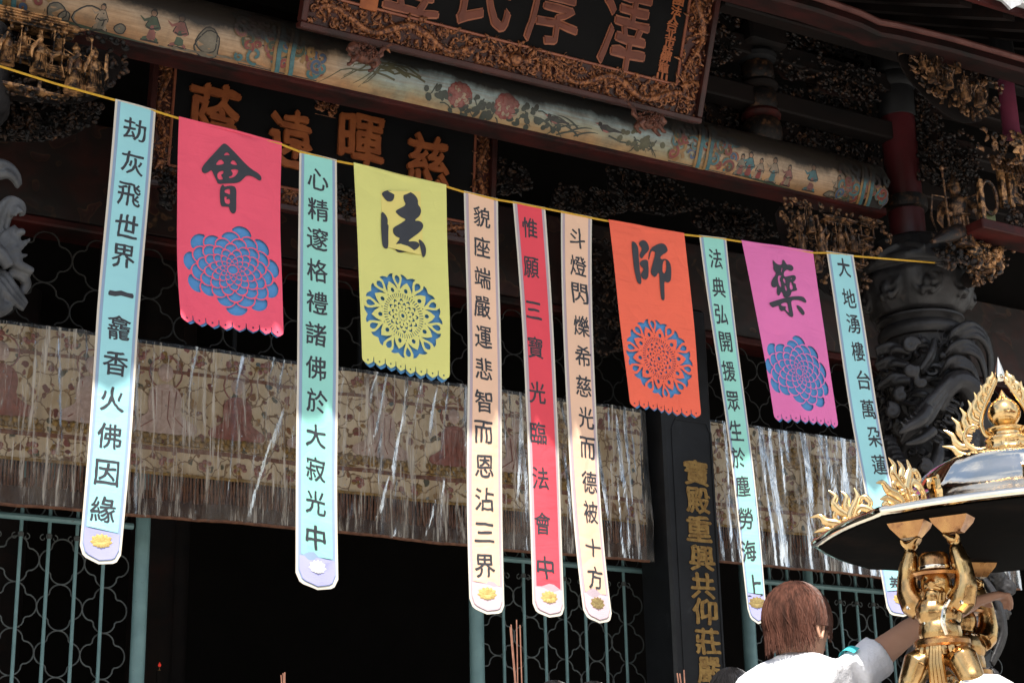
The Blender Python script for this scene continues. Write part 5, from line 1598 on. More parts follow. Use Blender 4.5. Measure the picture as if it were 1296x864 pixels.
def dragonstone(t, m, tubes, spirals, scales, spikes, voxel, nm='dragon', sm=2, s=1.0):
    mb = MB()
    for pts, rad, ribs in tubes:
        P = [S_(*p) for p in pts]
        # smooth the path
        Q = []
        n = len(P)
        for i in range(n-1):
            p0 = P[max(0,i-1)]; p1 = P[i]; p2 = P[i+1]; p3 = P[min(n-1,i+2)]
            for k in range(6):
                u = k/6
                Q.append(.5*((2*p1)+(p2-p0)*u+(2*p0-5*p1+4*p2-p3)*u*u+(3*p1-p0-3*p2+p3)*u**3))
        Q.append(P[-1])
        N = len(Q)
        def rad_at(u):
            f = u*(len(rad)-1); i = min(int(f), len(rad)-2); return rad[i]+(rad[i+1]-rad[i])*(f-i)
        RR = [rad_at(i/(N-1)) for i in range(N)]
        if ribs:
            for r in range(ribs):
                off = (r-(ribs-1)/2)/ribs*2
                W = []
                for i in range(N):
                    d = (Q[min(i+1,N-1)]-Q[max(0,i-1)]).normalized(); sd = d.cross(Vector((0.5,-.85,0))).normalized()
                    W.append(Q[i]+sd*off*RR[i])
                mb.tube(W, [q*1.15/ribs+.001 for q in RR], 7)
        else: mb.tube(Q, RR, 10)
        if scales and rad[0] > .055:
            for i in range(0, N, 1):
                d = (Q[min(i+1,N-1)]-Q[max(0,i-1)]).normalized(); sd = d.cross(Vector((0.5,-.85,0))).normalized(); nr = sd.cross(d).normalized()
                if nr.y > 0: nr = -nr
                for j in range(-3, 4):
                    a = (j+.5*(i % 2))*.42
                    mb.sph(Q[i]+(nr*cos(a)+sd*sin(a))*RR[i]*.95, (.016,.016,.016), 6, 4)
    for px, py, o, r, turns, a0, sg, rd in spirals:
        mb.tube(spiral(S_(px, py, o), r, turns, Matrix.Rotation(-.5, 3, 'Z'), .12, 18, a0, lift=.02, sgn=sg), [rd*(1.2-.6*i/18) for i in range(19)], 7)
    for pts, rad in spikes: 
        mb.tube([S_(*p) for p in pts], rad, 6, flat=.6)
    return remesh(mb, nm, m, voxel, t, sm)
# mane arcs, scrolled clouds, fins, scaly body, claws
tubes = [
 ([(1195,438,.22),(1208,425,.30),(1228,417,.33),(1243,425,.33),(1252,445,.30),(1253,470,.26),(1250,495,.2)], [.03,.055,.065,.06,.05,.045,.03], 3),
 ([(1190,455,.24),(1205,443,.32),(1222,438,.36),(1238,448,.36),(1246,470,.34),(1247,492,.28)], [.03,.05,.055,.05,.04,.02], 3),
 ([(1188,475,.26),(1200,462,.34),(1215,458,.38),(1230,466,.38),(1238,484,.36)], [.03,.045,.05,.04,.03], 3),
 ([(1165,470,.28),(1178,450,.30),(1183,430,.28)], [.03,.04,.025], 2),
 ([(1152,446,.26),(1130,440,.18),(1108,445,.10)], [.035,.045,.03], 2),
 ([(1150,462,.26),(1128,458,.18),(1108,464,.10)], [.03,.045,.03], 2),
 ([(1152,480,.26),(1130,480,.18),(1112,490,.10)], [.03,.045,.03], 2),
 ([(1186,520,.34),(1196,495,.38),(1212,482,.40),(1228,492,.40),(1240,520,.38),(1246,560,.34),(1240,600,.26)], [.05,.065,.075,.085,.09,.09,.08], 0),
 ([(1240,520,.30),(1225,545,.34),(1222,580,.34),(1235,620,.30),(1225,660,.22)], [.08,.085,.09,.09,.09], 0),
 ([(1140,560,.34),(1155,540,.40),(1172,522,.43),(1190,500,.43),(1205,480,.42)], [.02,.06,.085,.06,.03], 3),
 ([(1137,548,.44),(1150,540,.47),(1166,530,.48),(1176,516,.48)], [.012,.03,.045,.04], 0),
 ([(1145,562,.40),(1165,556,.44),(1182,544,.45)], [.012,.03,.035], 0),
 ([(1188,560,.36),(1186,580,.38),(1176,600,.38),(1165,612,.36)], [.035,.045,.04,.03], 0),
 ([(1120,560,.10),(1135,590,.20),(1150,620,.26),(1150,650,.26)], [.06,.07,.07,.06], 0),
 ([(1170,655,.24),(1200,690,.30),(1235,700,.30),(1262,740,.22)], [.08,.09,.09,.08], 0),
 ([(1262,770,.20),(1235,790,.34),(1200,800,.36),(1165,830,.26),(1150,880,.2)], [.09,.1,.1,.09,.08], 0),
 ([(1245,730,.36),(1262,760,.38),(1270,800,.36),(1255,840,.34)], [.03,.05,.05,.03], 3),
 ([(1225,725,.38),(1230,755,.42),(1215,790,.42)], [.04,.05,.03], 3)]
sp = [(1152,437,.34,.052,1.5,0,1,.024),(1152,468,.36,.045,1.5,.5,-1,.02),(1166,484,.38,.04,1.3,2,1,.018),(1140,500,.30,.045,1.4,1,1,.02),(1128,520,.24,.05,1.4,2,-1,.022),
      (1190,610,.40,.05,1.4,0,1,.02),(1170,590,.40,.045,1.4,2,-1,.02),(1205,630,.38,.05,1.4,1,1,.022),(1150,600,.34,.05,1.3,3,1,.022),(1178,640,.36,.05,1.3,0,-1,.022),(1245,650,.3,.05,1.3,0,-1,.022),
      (1250,715,.38,.06,1.4,0,1,.024),(1275,745,.3,.05,1.4,2,-1,.02),(1240,770,.44,.05,1.4,1,1,.02),(1190,760,.4,.05,1.3,2,1,.02),(1170,720,.34,.05,1.4,2,-1,.02)]
spk = []
for k in range(9): x = 1205-k*3.2; y = 506+k*6.2; spk.append(([(x,y,.40),(x+7,y+3,.42),(x+13,y+9-k*.3,.40)], [.014,.016,.002]))
for k in range(7): x = 1140+k*6; y = 534-k*4; spk.append(([(x+6,y+6,.46),(x,y,.47),(x-6,y-6,.44)], [.014,.012,.002]))
for k in range(5): x = 1190+k*7; spk.append(([(x,760+k*7,.44),(x+3,772+k*8,.46),(x-3,786+k*8,.44)], [.016,.018,.002]))
for k in range(4): spk.append(([(1165,612,.38),(1156+k*6,624,.40),(1152+k*7,634,.38)], [.018,.014,.002]))
dragonstone(t, M['stone_dark'], tubes, sp, True, spk, .0095, sm=1)
mb = MB()
relief_fill(mb, [(-.75,2.2),(.1,2.2),(.1,5.12),(-.75,5.12)], lambda x,z,o: Vector((cx_+(.243+o)*cos(-pi/2+x/.245), cy_+(.243+o)*sin(-pi/2+x/.245), z)), 420, random.Random(12), (.03,.075), .09, kinds=('scroll','scroll','leaf','flame','ball'), rad=.015)
mb.build('cloud_relief', M['stone_dark'], [o for o in COL.objects if o.name.startswith('dragon_column')][0], angle=70)
# red timber column above the capital
t = thing('red_column', 'dark red timber column with black painted bands, rising from the stone capital', 'column', (8.30, 8.5, 5.9))
mb = MB(); mb.tube([(8.30,8.5,5.90),(8.30,8.5,6.30),(8.30,8.5,6.95)], .125, 28); mb.build('shaft', M['column_red'], t)
mb = MB(); mb.lathe([(.126,6.14),(.150,6.15),(.155,6.19),(.15,6.24),(.126,6.25)], (8.30,8.5,0), 28); mb.build('painted_band', M['gilt_dim'], t)
mb = MB(); mb.lathe([(.127,6.86),(.135,6.87),(.135,7.08),(.155,7.10),(.165,7.14),(.15,7.19),(.16,7.21),(.15,7.26),(.13,7.6)], (8.30,8.5,0), 28); mb.build('black_band', M['wood_black'], t)
# left dragon column: only its edge shows
t = thing('dragon_column', 'paler grey stone dragon column, only its carved edge showing at the left border', 'column', (1.62, 8.5, TZ))
mb = MB(); mb.lathe([(.33,TZ),(.26,TZ+.3),(.245,5.3),(.40,5.5),(.40,5.9),(.2,5.95)], (1.62,cy_,0), 32); mb.build('shaft', M['stone_dark'], t)
tubes = [([(-40,260,.2),(-20,225,.28),(2,214,.3),(18,222,.3),(24,236,.26)], [.03,.045,.05,.035,.02], 2),
 ([(-30,330,.28),(-5,300,.3),(5,270,.32),(14,258,.32),(26,262,.32),(28,274,.3)], [.04,.05,.05,.04,.035,.015], 3),
 ([(-20,300,.35),(0,320,.38),(12,338,.38)], [.03,.036,.03], 0), ([(8,328,.32),(25,336,.33),(42,344,.33)], [.022,.026,.02], 0),
 ([(-20,345,.3),(0,352,.33),(15,370,.32),(32,388,.28)], [.04,.055,.05,.03], 3), ([(-60,300,.2),(-30,340,.3),(-20,400,.3)], [.09,.1,.1], 0),
 ([(10,345,.3),(28,350,.3),(33,360,.28),(28,370,.28)], [.02,.028,.028,.02], 0), ([(-40,380,.3),(-10,392,.32),(12,386,.3)], [.05,.05,.03], 0)]
spk = [([(0,318,.34),(15,305,.34),(30,290+0,.32)], [.03,.03,.012]), ([(2,325,.34),(20,315,.34),(39,302,.32)], [.03,.03,.008]), ([(4,330,.34),(22,325,.34),(36,322,.32)], [.025,.025,.006]),
       ([(0,310,.34),(8,296,.34),(20,286,.32)], [.03,.025,.012])]
sp = [(20,270,.33,.03,1.2,0,1,.012),(22,296,.33,.02,1.2,0,1,.012),(30,294,.33,.016,1,2,1,.010)]
dragonstone(t, M['stone_light'], tubes, sp, False, spk, .008, sm=1)
# plum hanging column with carved lotus, and the little balcony pavilion below it
p = at(1276,132,7.6)
t = thing('hanging_column', 'short skylit plum-toned hanging column with black top ring and carved lotus at its foot', 'column', (p.x, p.y, p.z))
mb = MB(); mb.lathe([(.07,-.24),(.058,-.20),(.056,.14),(.062,.17)], p, 20); mb.build('shaft', M['column_plum'], t)
mb = MB(); mb.lathe([(.062,.172),(.085,.18),(.09,.20),(.078,.215),(.088,.235),(.088,.26),(.07,.6)], p, 20); mb.build('black_ring', M['wood_black'], t)
mb = MB(); c = p+Vector((-.02,-.06,-.36))
for ring, nn, L in ((0,10,.13),(1,8,.10),(2,6,.06)):
    for k in range(nn):
        a = 2*pi*k/nn+ring*.3
        d = Vector((cos(a), -.35-.3*ring, sin(a)*.8)); mb.tube([c+d*.02, c+d*L*.6+Vector((0,-.03,0)), c+d*L], [.02,.034,.006], 6, flat=.5)
mb.sph(c+Vector((0,-.09,0)), .03, 8, 6)
mb.build('lotus', M['gilt_bright'], t, angle=60)
mb = MB(); relief_fill(mb, [(p.x-.30,p.z-.48),(p.x+.3,p.z-.48),(p.x+.3,p.z-.26),(p.x-.30,p.z-.26)], lambda x,z,o: Vector((x,p.y+.02-o,z)), 70, random.Random(4), (.015,.04), .08, rad=.009)
mb.build('foliage', M['gilt'], t, angle=60)
t = thing('balcony_pavilion', 'small gilded carved balcony pavilion with a latticed window at the right edge', 'carving', tuple(at(1270,296,7.75)))
pY = 7.75
def pp_(x, y): q = at(x, y, pY); return q
def post(x, ya, yb, r, nm='post', m='gilt_bright'):
    a = pp_(x, ya); b = pp_(x, yb)
    mb = MB(); mb.cbox((a+b)/2, (r, r, (a-b).length/2), b=r*.25); mb.build(nm, M[m], t)
post(1242,228,280,.018); post(1268,212,262,.022); post(1278,212,262,.018)
a = pp_(1300,240); mb = MB()
mb.slab([(a.x-.13,a.z-.12),(a.x+.2,a.z-.12),(a.x+.2,a.z+.12),(a.x-.13,a.z+.12)], [[(a.x-.09,a.z-.09),(a.x-.09,a.z+.09),(a.x+.16,a.z+.09),(a.x+.16,a.z-.09)]], lambda x,z,o: Vector((x,pY+.03-o,z)), .03)
mb.build('window_frame', M['gilt_bright'], t, smooth=False)
mb = MB(); relief_fill(mb, [(a.x-.1,a.z-.1),(a.x+.17,a.z-.1),(a.x+.17,a.z+.1),(a.x-.1,a.z+.1)], lambda x,z,o: Vector((x,pY+.02-o,z)), 60, random.Random(6), (.01,.025), .02, rad=.006); mb.build('window_lattice', M['gilt'], t, angle=60)
mb = MB(); q = pp_(1262,292); mb.cbox((q.x+.35,q.y+.05,q.z), (.55,.12,.035), b=.008); mb.build('balcony_floor', M['wood_red'], t, angle=25)
mb = MB(); q = pp_(1256,276); mb.cbox((q.x,q.y+.03,q.z), (.055,.01,.06), b=.003); mb.build('green_panel', mat('old_green_panel', (0.16,0.17,0.07), (0.10,0.11,0.05), 6, .6), t)
mb = MB(); 
for k in range(14): 
    q = pp_(1243+k*5, 200+k*1.2); mb.tube([q+Vector((0,-.06,0)), q+Vector((-.005,-.1,-.12))], .012, 5)
mb.build('eave_ribs', M['gilt'], t)
mb = MB(); relief_fill(mb, [(pp_(1266,290).x,pp_(1266,290).z),(pp_(1300,296).x,pp_(1300,296).z),(pp_(1300,264).x,pp_(1300,264).z),(pp_(1268,262).x,pp_(1268,262).z)], lambda x,z,o: Vector((x,pY-o,z)), 50, random.Random(8), (.015,.03), .06, rad=.01); mb.build('carved_foot', M['gilt_dim'], t, angle=60)
mb = MB(); q0 = pp_(1252,250); mb.tube([q0+Vector((.07*cos(a_), 0, .12*sin(a_))) for a_ in [2*pi*i/18 for i in range(19)]], .012, 6); mb.build('moon_gate_ring', M['gilt'], t)
# seated figure on the bracket
t = thing('seated_carving', 'dark reddish gilt carved seated figure in robes, between column and balcony pavilion', 'carving', tuple(at(1215,318,8.0)))
p = at(1216,316,7.92); rs = random.Random(31)
mb = MB(); figurine(mb, p, .50, -.5, rs)
mb.build('robed_figure', M['gilt'], t, angle=60)
mb = MB(); relief_fill(mb, [(p.x-.22,p.z-.14),(p.x+.16,p.z-.16),(p.x+.18,p.z+.05),(p.x+.05,p.z+.10),(p.x-.20,p.z+.08)], lambda x,z,o: Vector((x,p.y+.06-o,z)), 60, rs, (.02,.05), .12, rad=.013)
mb.tube([p+Vector((-.05,-.05,.10)), p+Vector((-.20,-.08,.04)), p+Vector((-.34,-.08,-.03))], [.06,.05,.015], 8)
mb.build('rock_and_robe', M['gilt_dim'], t, angle=60)
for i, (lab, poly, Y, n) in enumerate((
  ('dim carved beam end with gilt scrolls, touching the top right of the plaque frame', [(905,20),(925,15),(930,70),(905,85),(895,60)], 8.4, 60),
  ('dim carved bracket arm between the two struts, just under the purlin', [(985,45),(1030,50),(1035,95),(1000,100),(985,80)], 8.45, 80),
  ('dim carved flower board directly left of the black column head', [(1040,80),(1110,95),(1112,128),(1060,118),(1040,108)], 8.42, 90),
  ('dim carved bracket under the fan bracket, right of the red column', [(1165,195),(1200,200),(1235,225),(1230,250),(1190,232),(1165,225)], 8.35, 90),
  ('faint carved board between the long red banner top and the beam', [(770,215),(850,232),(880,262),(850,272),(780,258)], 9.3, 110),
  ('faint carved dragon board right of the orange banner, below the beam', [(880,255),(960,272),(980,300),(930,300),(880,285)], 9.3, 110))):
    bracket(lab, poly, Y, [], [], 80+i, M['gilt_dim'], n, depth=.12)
# ================================================================== GOLDEN CENSER
BC = atd(1288, 677, 5.42)      # centre of the roof rim
KM = 5.42/FPX                   # metres per pixel there
viewa = atan2(-BC.y, -BC.x)     # direction from the censer towards the camera
t = censer = thing('incense_burner', 'polished golden incense burner roof with flame finial, carried on figures, at lower right', 'incense burner', (BC.x, BC.y, TZ))
A0 = viewa-radians(37)+0*pi/8   # a corner of the octagon
def octf(th):
    d = ((th-A0) % (pi/4))-pi/8
    return cos(pi/8)/cos(d)
def rfun_for(prof):
    def f(u, th):
        j = int(round(u*(len(prof)-1))); r = prof[j][0]
        k = max(0, min(1, (r-.16)/.28))
        d = abs(((th-A0+pi/8) % (pi/4))-pi/8)/(pi/8)    # 0 at a corner
        ridge = 1+.03*k*(1-k*.6)*max(0, 1-d*7)
        kk = k*.5
        return ((1-kk)+kk*octf(th)/cos(pi/8)*.985)*ridge
    return f
prof = [(.585,-.006),(.603,-.002),(.606,.008),(.60,.018),(.575,.026),(.53,.038),(.48,.053),(.43,.071),(.39,.088),(.355,.107),(.325,.130),(.302,.155),(.282,.180),(.258,.203),(.225,.224),(.185,.240),(.14,.251),(.10,.257),(.055,.259)]
mb = MB(); mb.lathe(prof, BC, 192, rfun_for(prof)); roof = mb.build('roof', M['brass_pale'], t, angle=50)
p2 = [(.585,-.008),(.57,-.011),(.50,.010),(.40,.020),(.2,.03),(.0,.035)]
mb = MB(); mb.lathe(p2, BC, 192, rfun_for(p2)); mb.build('underside', M['soot'], t)
# small clasps on the ridges
for k in range(8):
    a = A0+k*pi/4
    c = BC+Vector((.37*cos(a), .37*sin(a), .112))
    mb = MB(); T = Matrix.Rotation(a, 3, 'Z')
    mb.cbox(c, (.012,.018,.022), T, .004); mb.tube([c+T @ Vector((.004,-.02,.024)), c+T @ Vector((.004,.02,.024))], .007, 8); mb.build('clasp', M['brass'], t)
# corner ornaments: curling flames
def curl(mb, o, T, pts, rad, n=8, flat=.8):
    P = [o+T @ Vector((x, 0, z)) for x, z in pts]
    Q = []
    m = len(P)
    for i in range(m-1):
        p0 = P[max(0,i-1)]; p1 = P[i]; p2_ = P[i+1]; p3 = P[min(m-1,i+2)]
        for k in range(5):
            u = k/5
            Q.append(.5*((2*p1)+(p2_-p0)*u+(2*p0-5*p1+4*p2_-p3)*u*u+(3*p1-p0-3*p2_+p3)*u**3))
    Q.append(P[-1])
    N = len(Q); RR = []
    for i in range(N):
        f = i/(N-1)*(len(rad)-1); j = min(int(f), len(rad)-2); RR.append(rad[j]+(rad[j+1]-rad[j])*(f-j))
    mb.tube(Q, RR, n, flat=flat, up=T @ Vector((0,1,0)))
def corner_ornament(a):
    # local x runs outward along the ridge, z up
    T = Matrix.Rotation(a, 3, 'Z')
    o = BC+Vector((.50*cos(a), .50*sin(a), .045))
    mb = MB()
    C2 = [
     ([(-.16,.055),(-.12,.035),(-.07,.012),(-.02,.0),(.03,-.01)], [.010,.015,.017,.016,.012]),
     ([(-.16,.055),(-.165,.085),(-.145,.10),(-.125,.09),(-.13,.07)], [.010,.013,.012,.009,.006]),
     ([(-.10,.03),(-.075,.07),(-.04,.085),(-.02,.065),(-.035,.045),(-.055,.05)], [.008,.012,.013,.011,.008,.004]),
     ([(-.02,.005),(.0,.05),(-.015,.09),(-.03,.13),(-.02,.165)], [.012,.017,.015,.010,.002]),
     ([(-.01,.06),(.015,.09),(.01,.13),(.03,.155)], [.010,.014,.010,.001]),
     ([(.0,.05),(.04,.075),(.06,.105),(.05,.135),(.075,.16)], [.010,.015,.014,.009,.001]),
     ([(.02,.0),(.05,.025),(.09,.035),(.115,.06),(.15,.055)], [.012,.016,.015,.009,.001]),
     ([(.03,-.01),(.07,-.005),(.10,.005),(.14,-.005)], [.010,.013,.011,.001]),
     ([(-.06,.07),(-.075,.10),(-.06,.125),(-.04,.12),(-.045,.10)], [.006,.010,.010,.008,.003]),
     ([(.05,.03),(.06,.06),(.045,.075),(.03,.06)], [.006,.009,.008,.003])]
    for pts, rad in C2: curl(mb, o, T, [(x*.84, z*.80) for x, z in pts], [q_*.98 if q_ > .003 else q_ for q_ in rad], flat=.7)
    for x, z in ((-.03,.02),(.02,.03),(-.07,.02)): mb.sph(o+T @ Vector((x,0,z)), (.016,.018,.012), 10, 7, T)
    mb.build('corner_flame', M['brass'], t, angle=60)
for k in range(8): corner_ornament(A0+k*pi/4)
# finial
FZ = BC+Vector((0,0,.257))
prof = [(.0,-.02),(.085,-.02),(.09,-.008),(.088,.002),(.07,.010),(.063,.02),(.063,.036),(.070,.044),(.066,.052),(.052,.058),(.050,.066),(.060,.074),(.062,.080),(.045,.088),(.030,.092),
        (.040,.100),(.049,.115),(.052,.13),(.049,.148),(.038,.165),(.022,.178),(.012,.190),(.004,.205),(0,.21)]
mb = MB(); mb.lathe(prof, FZ, 40, lambda u, th: 1+(.05*cos(10*th) if .16 < u < .30 else 0)); mb.build('finial_jewel', M['brass'], t, angle=50)
FT = Matrix.Rotation(viewa+pi/2, 3, 'Z')   # local x across the view
mb = MB()
for s in (-1, 1):
    # pear shaped rim of the aureole
    O = FZ+Vector((0,0,.02))
    curl(mb, O, FT, [(s*x, z) for x, z in ((.035,.035),(.06,.045),(.073,.075),(.070,.105),(.056,.14),(.038,.175),(.022,.205),(.006,.235))], [.006,.007,.008,.008,.007,.007,.006,.005])
    curl(mb, O, FT, [(s*x, z) for x, z in ((.05,.01),(.085,.0),(.115,.015),(.128,.042),(.118,.070),(.098,.080),(.082,.072))], [.008,.011,.011,.009,.009,.009,.005])
    for x0_, z0_, L_, tilt in ((.112,.006,.075,-.05),(.122,.030,.070,.35),(.114,.058,.062,.62),(.098,.082,.060,.80),(.082,.104,.056,.95),(.068,.130,.052,1.05),(.053,.155,.048,1.15),(.038,.182,.042,1.25),(.024,.208,.036,1.35)):
        cx1, sz1 = cos(tilt), sin(tilt)
        def fq(u, w): return (s*(x0_+L_*(u*cx1-w*sz1)), z0_+L_*(u*sz1+w*cx1))
        curl(mb, O, FT, [fq(-.25,-.10), fq(.15,-.26), fq(.50,-.12), fq(.72,.16), fq(1.15,.30)], [.007,.0115,.0115,.008,.0008], flat=.5)
        curl(mb, O, FT, [fq(-.15,.16), fq(.18,.10), fq(.38,.26), fq(.62,.48)], [.006,.008,.006,.0008], flat=.5)
mb.build('flame_aureole', M['brass'], t, angle=60)
mb = MB(); mb.lathe([(0,.212),(.013,.214),(.017,.226),(.014,.242),(.010,.258),(.005,.275),(.001,.292)], FZ+Vector((0,0,.025)), 18); mb.build('spike', M['brass_pale'], t)
# bowl of the burner (below the frame), posts hidden behind the figures, rope handle
BZ = 2.03
bw = BC.copy(); bw.z = 0
mb = MB(); mb.lathe([(.30,TZ+.02),(.38,TZ+.05),(.40,TZ+.12),(.30,TZ+.22),(.33,TZ+.3),(.52,TZ+.45),(.60,TZ+.7),(.58,TZ+.92),(.50,TZ+1.02),(.545,TZ+1.06),(.575,TZ+1.10),(.575,BZ),(.53,BZ),(.52,BZ-.04),(.46,BZ-.10),(.0,BZ-.11)], bw, 64); mb.build('bowl', M['brass_old'], t, angle=50)
mb = MB(); mb.lathe([(.0,0),(.455,0),(.0,.005)], Vector((BC.x,BC.y,BZ-.095)), 40); mb.build('ash', mat('grey_ash', (0.35,0.34,0.33), (0.25,0.24,0.23), 20, .9, bs=80), t)

# ---- the carrying figures
def carrier(c, ang, label_part, s=1.0):
    """c: where the feet stand; ang: facing direction"""
    T = Matrix.Rotation(ang, 3, 'Z')      # local -y = front
    def q(x, y, z): return c+T @ Vector((x*s, y*s, z*s))
    mb = MB()
    # legs, knees out
    for sg in (-1, 1):
        mb.tube([q(.038*sg,0,.235), q(.085*sg,-.045,.205), q(.110*sg,-.055,.145), q(.100*sg,-.02,.09), q(.088*sg,.0,.03)], [.046,.046,.038,.030,.022], 12)
        mb.sph(q(.110*sg,-.058,.145), .036, 10, 8)
        mb.tube([q(.075*sg,.01,.018), q(.085*sg,-.03,.018), q(.095*sg,-.075,.012)], [.024,.024,.015], 8)
    # torso
    mb.sph(q(0,0,.255), (.070,.055,.055), 14, 10); mb.sph(q(0,-.012,.315), (.068,.058,.065), 14, 10); mb.sph(q(0,-.004,.385), (.078,.052,.06), 14, 10)
    mb.sph(q(-.03,-.035,.385), (.036,.024,.028), 10, 8); mb.sph(q(.03,-.035,.385), (.036,.024,.028), 10, 8)
    mb.tube([q(0,.0,.42), q(0,-.008,.46)], [.034,.03], 10)
    # head
    mb.sph(q(0,-.01,.492), (.044,.047,.052), 14, 11)
    mb.tube([q(0,-.05,.50), q(0,-.066,.487), q(0,-.058,.478)], [.009,.013,.010], 8)
    for sg in (-1, 1):
        mb.sph(q(.020*sg,-.050,.483), (.014,.010,.012), 8, 6); mb.sph(q(.045*sg,-.002,.49), (.009,.014,.018), 8, 6)
        mb.tube([q(.006*sg,-.054,.514), q(.020*sg,-.054,.518), q(.034*sg,-.044,.510)], [.006,.007,.005], 6)
    mb.sph(q(0,-.042,.445), (.034,.024,.028), 12, 8)
    # raised arms
    for sg in (-1, 1):
        tilt = -.006*sg
        mb.tube([q(.066*sg,0,.408), q(.092*sg,-.006,.43), q(.108*sg,-.008,.475), q(.107*sg,-.004,.515), q(.098*sg,-.004,.56), q(.088*sg,-.004,.60), q(.082*sg,-.004,.625)], [.038,.040,.034,.029,.030,.024,.020], 12)
        # hand: palm turned up, thumb and four fingers spread under the block
        mb.cbox(q(.080*sg,-.006,.645), (.024*s,.020*s,.016*s), T, .006)
        for k in range(4):
            y = -.024+.016*k; L = (.030,.036,.034,.026)[k]
            mb.tube([q(.080*sg,y,.645), q((.080-.020)*sg,y,.660), q((.080-.020-L*.5)*sg,y,.672)], [.009,.008,.006], 6)
        mb.tube([q(.092*sg,-.02,.640), q(.104*sg,-.034,.652), q(.104*sg,-.044,.665)], [.010,.008,.006], 6)
    dsp = None
    body = remesh(mb, 'body', M['brass_fig'], .0044*s, t, 11, disp=dsp)
    # hat with a rolled brim
    mb = MB(); h0 = q(0,-.006,.525)
    mb.lathe([(.046,.0),(.066,-.004),(.072,.004),(.066,.010),(.047,.012),(.045,.018),(.046,.040),(.043,.056),(.036,.064),(.0,.067)], h0, 28); mb.build('hat', M['brass_old'], t)
    mb = MB(); mb.lathe([(.0475,.014),(.0485,.016),(.0485,.024),(.0475,.026)], h0, 28); mb.build('hat_band', M['brass_pale'], t)
    # beard and moustache curls
    mb = MB()
    for k in range(15):
        x = -.036+.0051*k; d = 1-abs(x)/.05
        mb.tube([q(x,-.050,.468), q(x*1.15,-.060,.450), q(x*1.0+.004*sin(k*2),-.058,.430-.020*d), q(x*.7,-.050,.418-.022*d)], [.004,.006,.0055,.001], 6)
    for sg in (-1, 1): mb.tube([q(0,-.064,.476), q(.014*sg,-.064,.474), q(.028*sg,-.056,.468), q(.036*sg,-.05,.474)], [.004,.006,.005,.001], 6)
    for sg in (-1, 1): mb.sph(q(.017*sg,-.051,.503), (.006,.004,.004), 8, 6)
    mb.build('beard', M['brass_fig'], t)
    # short vest, collar, belt, skirt and hanging sash
    mb = MB()
    for sg in (-1, 1):
        mb.tube([q(.052*sg,-.042,.425), q(.038*sg,-.066,.39), q(.030*sg,-.074,.345), q(.040*sg,-.070,.30)], [.007,.008,.008,.006], 8)
        mb.tube([q(.086*sg,-.038,.44), q(.098*sg,-.046,.415), q(.112*sg,-.01,.40), q(.10*sg,.035,.42)], [.006,.008,.008,.006], 8)
    for k in range(4): mb.sph(q(0,-.072+.002*k,.39-.028*k), .006, 8, 6)
    for k in range(14): 
        a = -pi*.9+2*pi*.9*k/13; mb.sph(q(.045*sin(a),-.045*cos(a)-.005,.432), .009, 8, 6)
    mb.build('vest_trim', M['brass_pale'], t)
    mb = MB()
    mb.lathe([(.078,-.012),(.084,-.006),(.084,.006),(.078,.012)], q(0,-.006,.280), 30, lambda u, th: 1-.12*abs(sin(th-ang)))
    mb.sph(q(0,-.074,.280), (.018,.010,.016), 12, 8); mb.build('belt', M['brass_old'], t)
    mb = MB()
    for k in range(13):
        a = -1.9+3.8*k/12
        mb.tube([q(.078*sin(a),-.066*cos(a)-.004,.272), q(.088*sin(a),-.076*cos(a)-.004,.250), q(.092*sin(a),-.080*cos(a)-.002,.228+.008*cos(3*a))], [.012,.012,.007], 8)
    for k in range(4): mb.tube([q(-.014+.010*k,-.080,.27), q(-.018+.012*k,-.094,.20), q(-.020+.014*k,-.088,.13), q(-.022+.016*k,-.084,.09+.012*(k % 2))], [.007,.009,.009,.002], 7)
    mb.build('skirt', M['brass_fig'], t)
    # leg wraps
    mb = MB()
    for sg in (-1, 1):
        mb.lathe([(.046,0),(.050,.004),(.046,.010)], q(.108*sg,-.050,.120), 18); mb.lathe([(.030,0),(.034,.004),(.030,.010)], q(.080*sg,-.008,.06), 18)
    stuff(mb.build('leg_band', M['brass_pale'], t))
    # blocks held in the hands, bearing the roof
    for sg in (-1, 1):
        mb = MB(); cB = q(.080*sg,0,.672)
        V = []
        for z, w in ((0,.026),(.010,.034),(.030,.050),(.050,.058)):
            for x, y in ((-w,-w*.72),(w,-w*.72),(w,w*.72),(-w,w*.72)): V.append(cB+T @ Vector((x,y,z)))
        mb.add(V, [(3,2,1,0),(12,13,14,15)]+[(r*4+i, r*4+(i+1) % 4, r*4+4+(i+1) % 4, r*4+4+i) for r in range(3) for i in range(4)])
        mb.build('bearing_block', M['brass_old'], t, angle=30)
    return body
for k, da in enumerate((-33, -153, 87)):
    a = viewa+radians(da)
    fc = Vector((BC.x+.44*cos(a), BC.y+.44*sin(a), 0))
    hz = BC.z-.012-.722*.80
    # local -y faces outward
    carrier(Vector((fc.x, fc.y, hz)), a+pi/2 + (radians(18) if k == 0 else 0), 'c', .80)
    mb = MB(); mb.lathe([(.12,BZ+.002),(.12,BZ+.03),(.09,BZ+.05),(.08,hz-.0)], Vector((fc.x,fc.y,0)), 20); mb.build('pedestal', M['brass_old'], t)

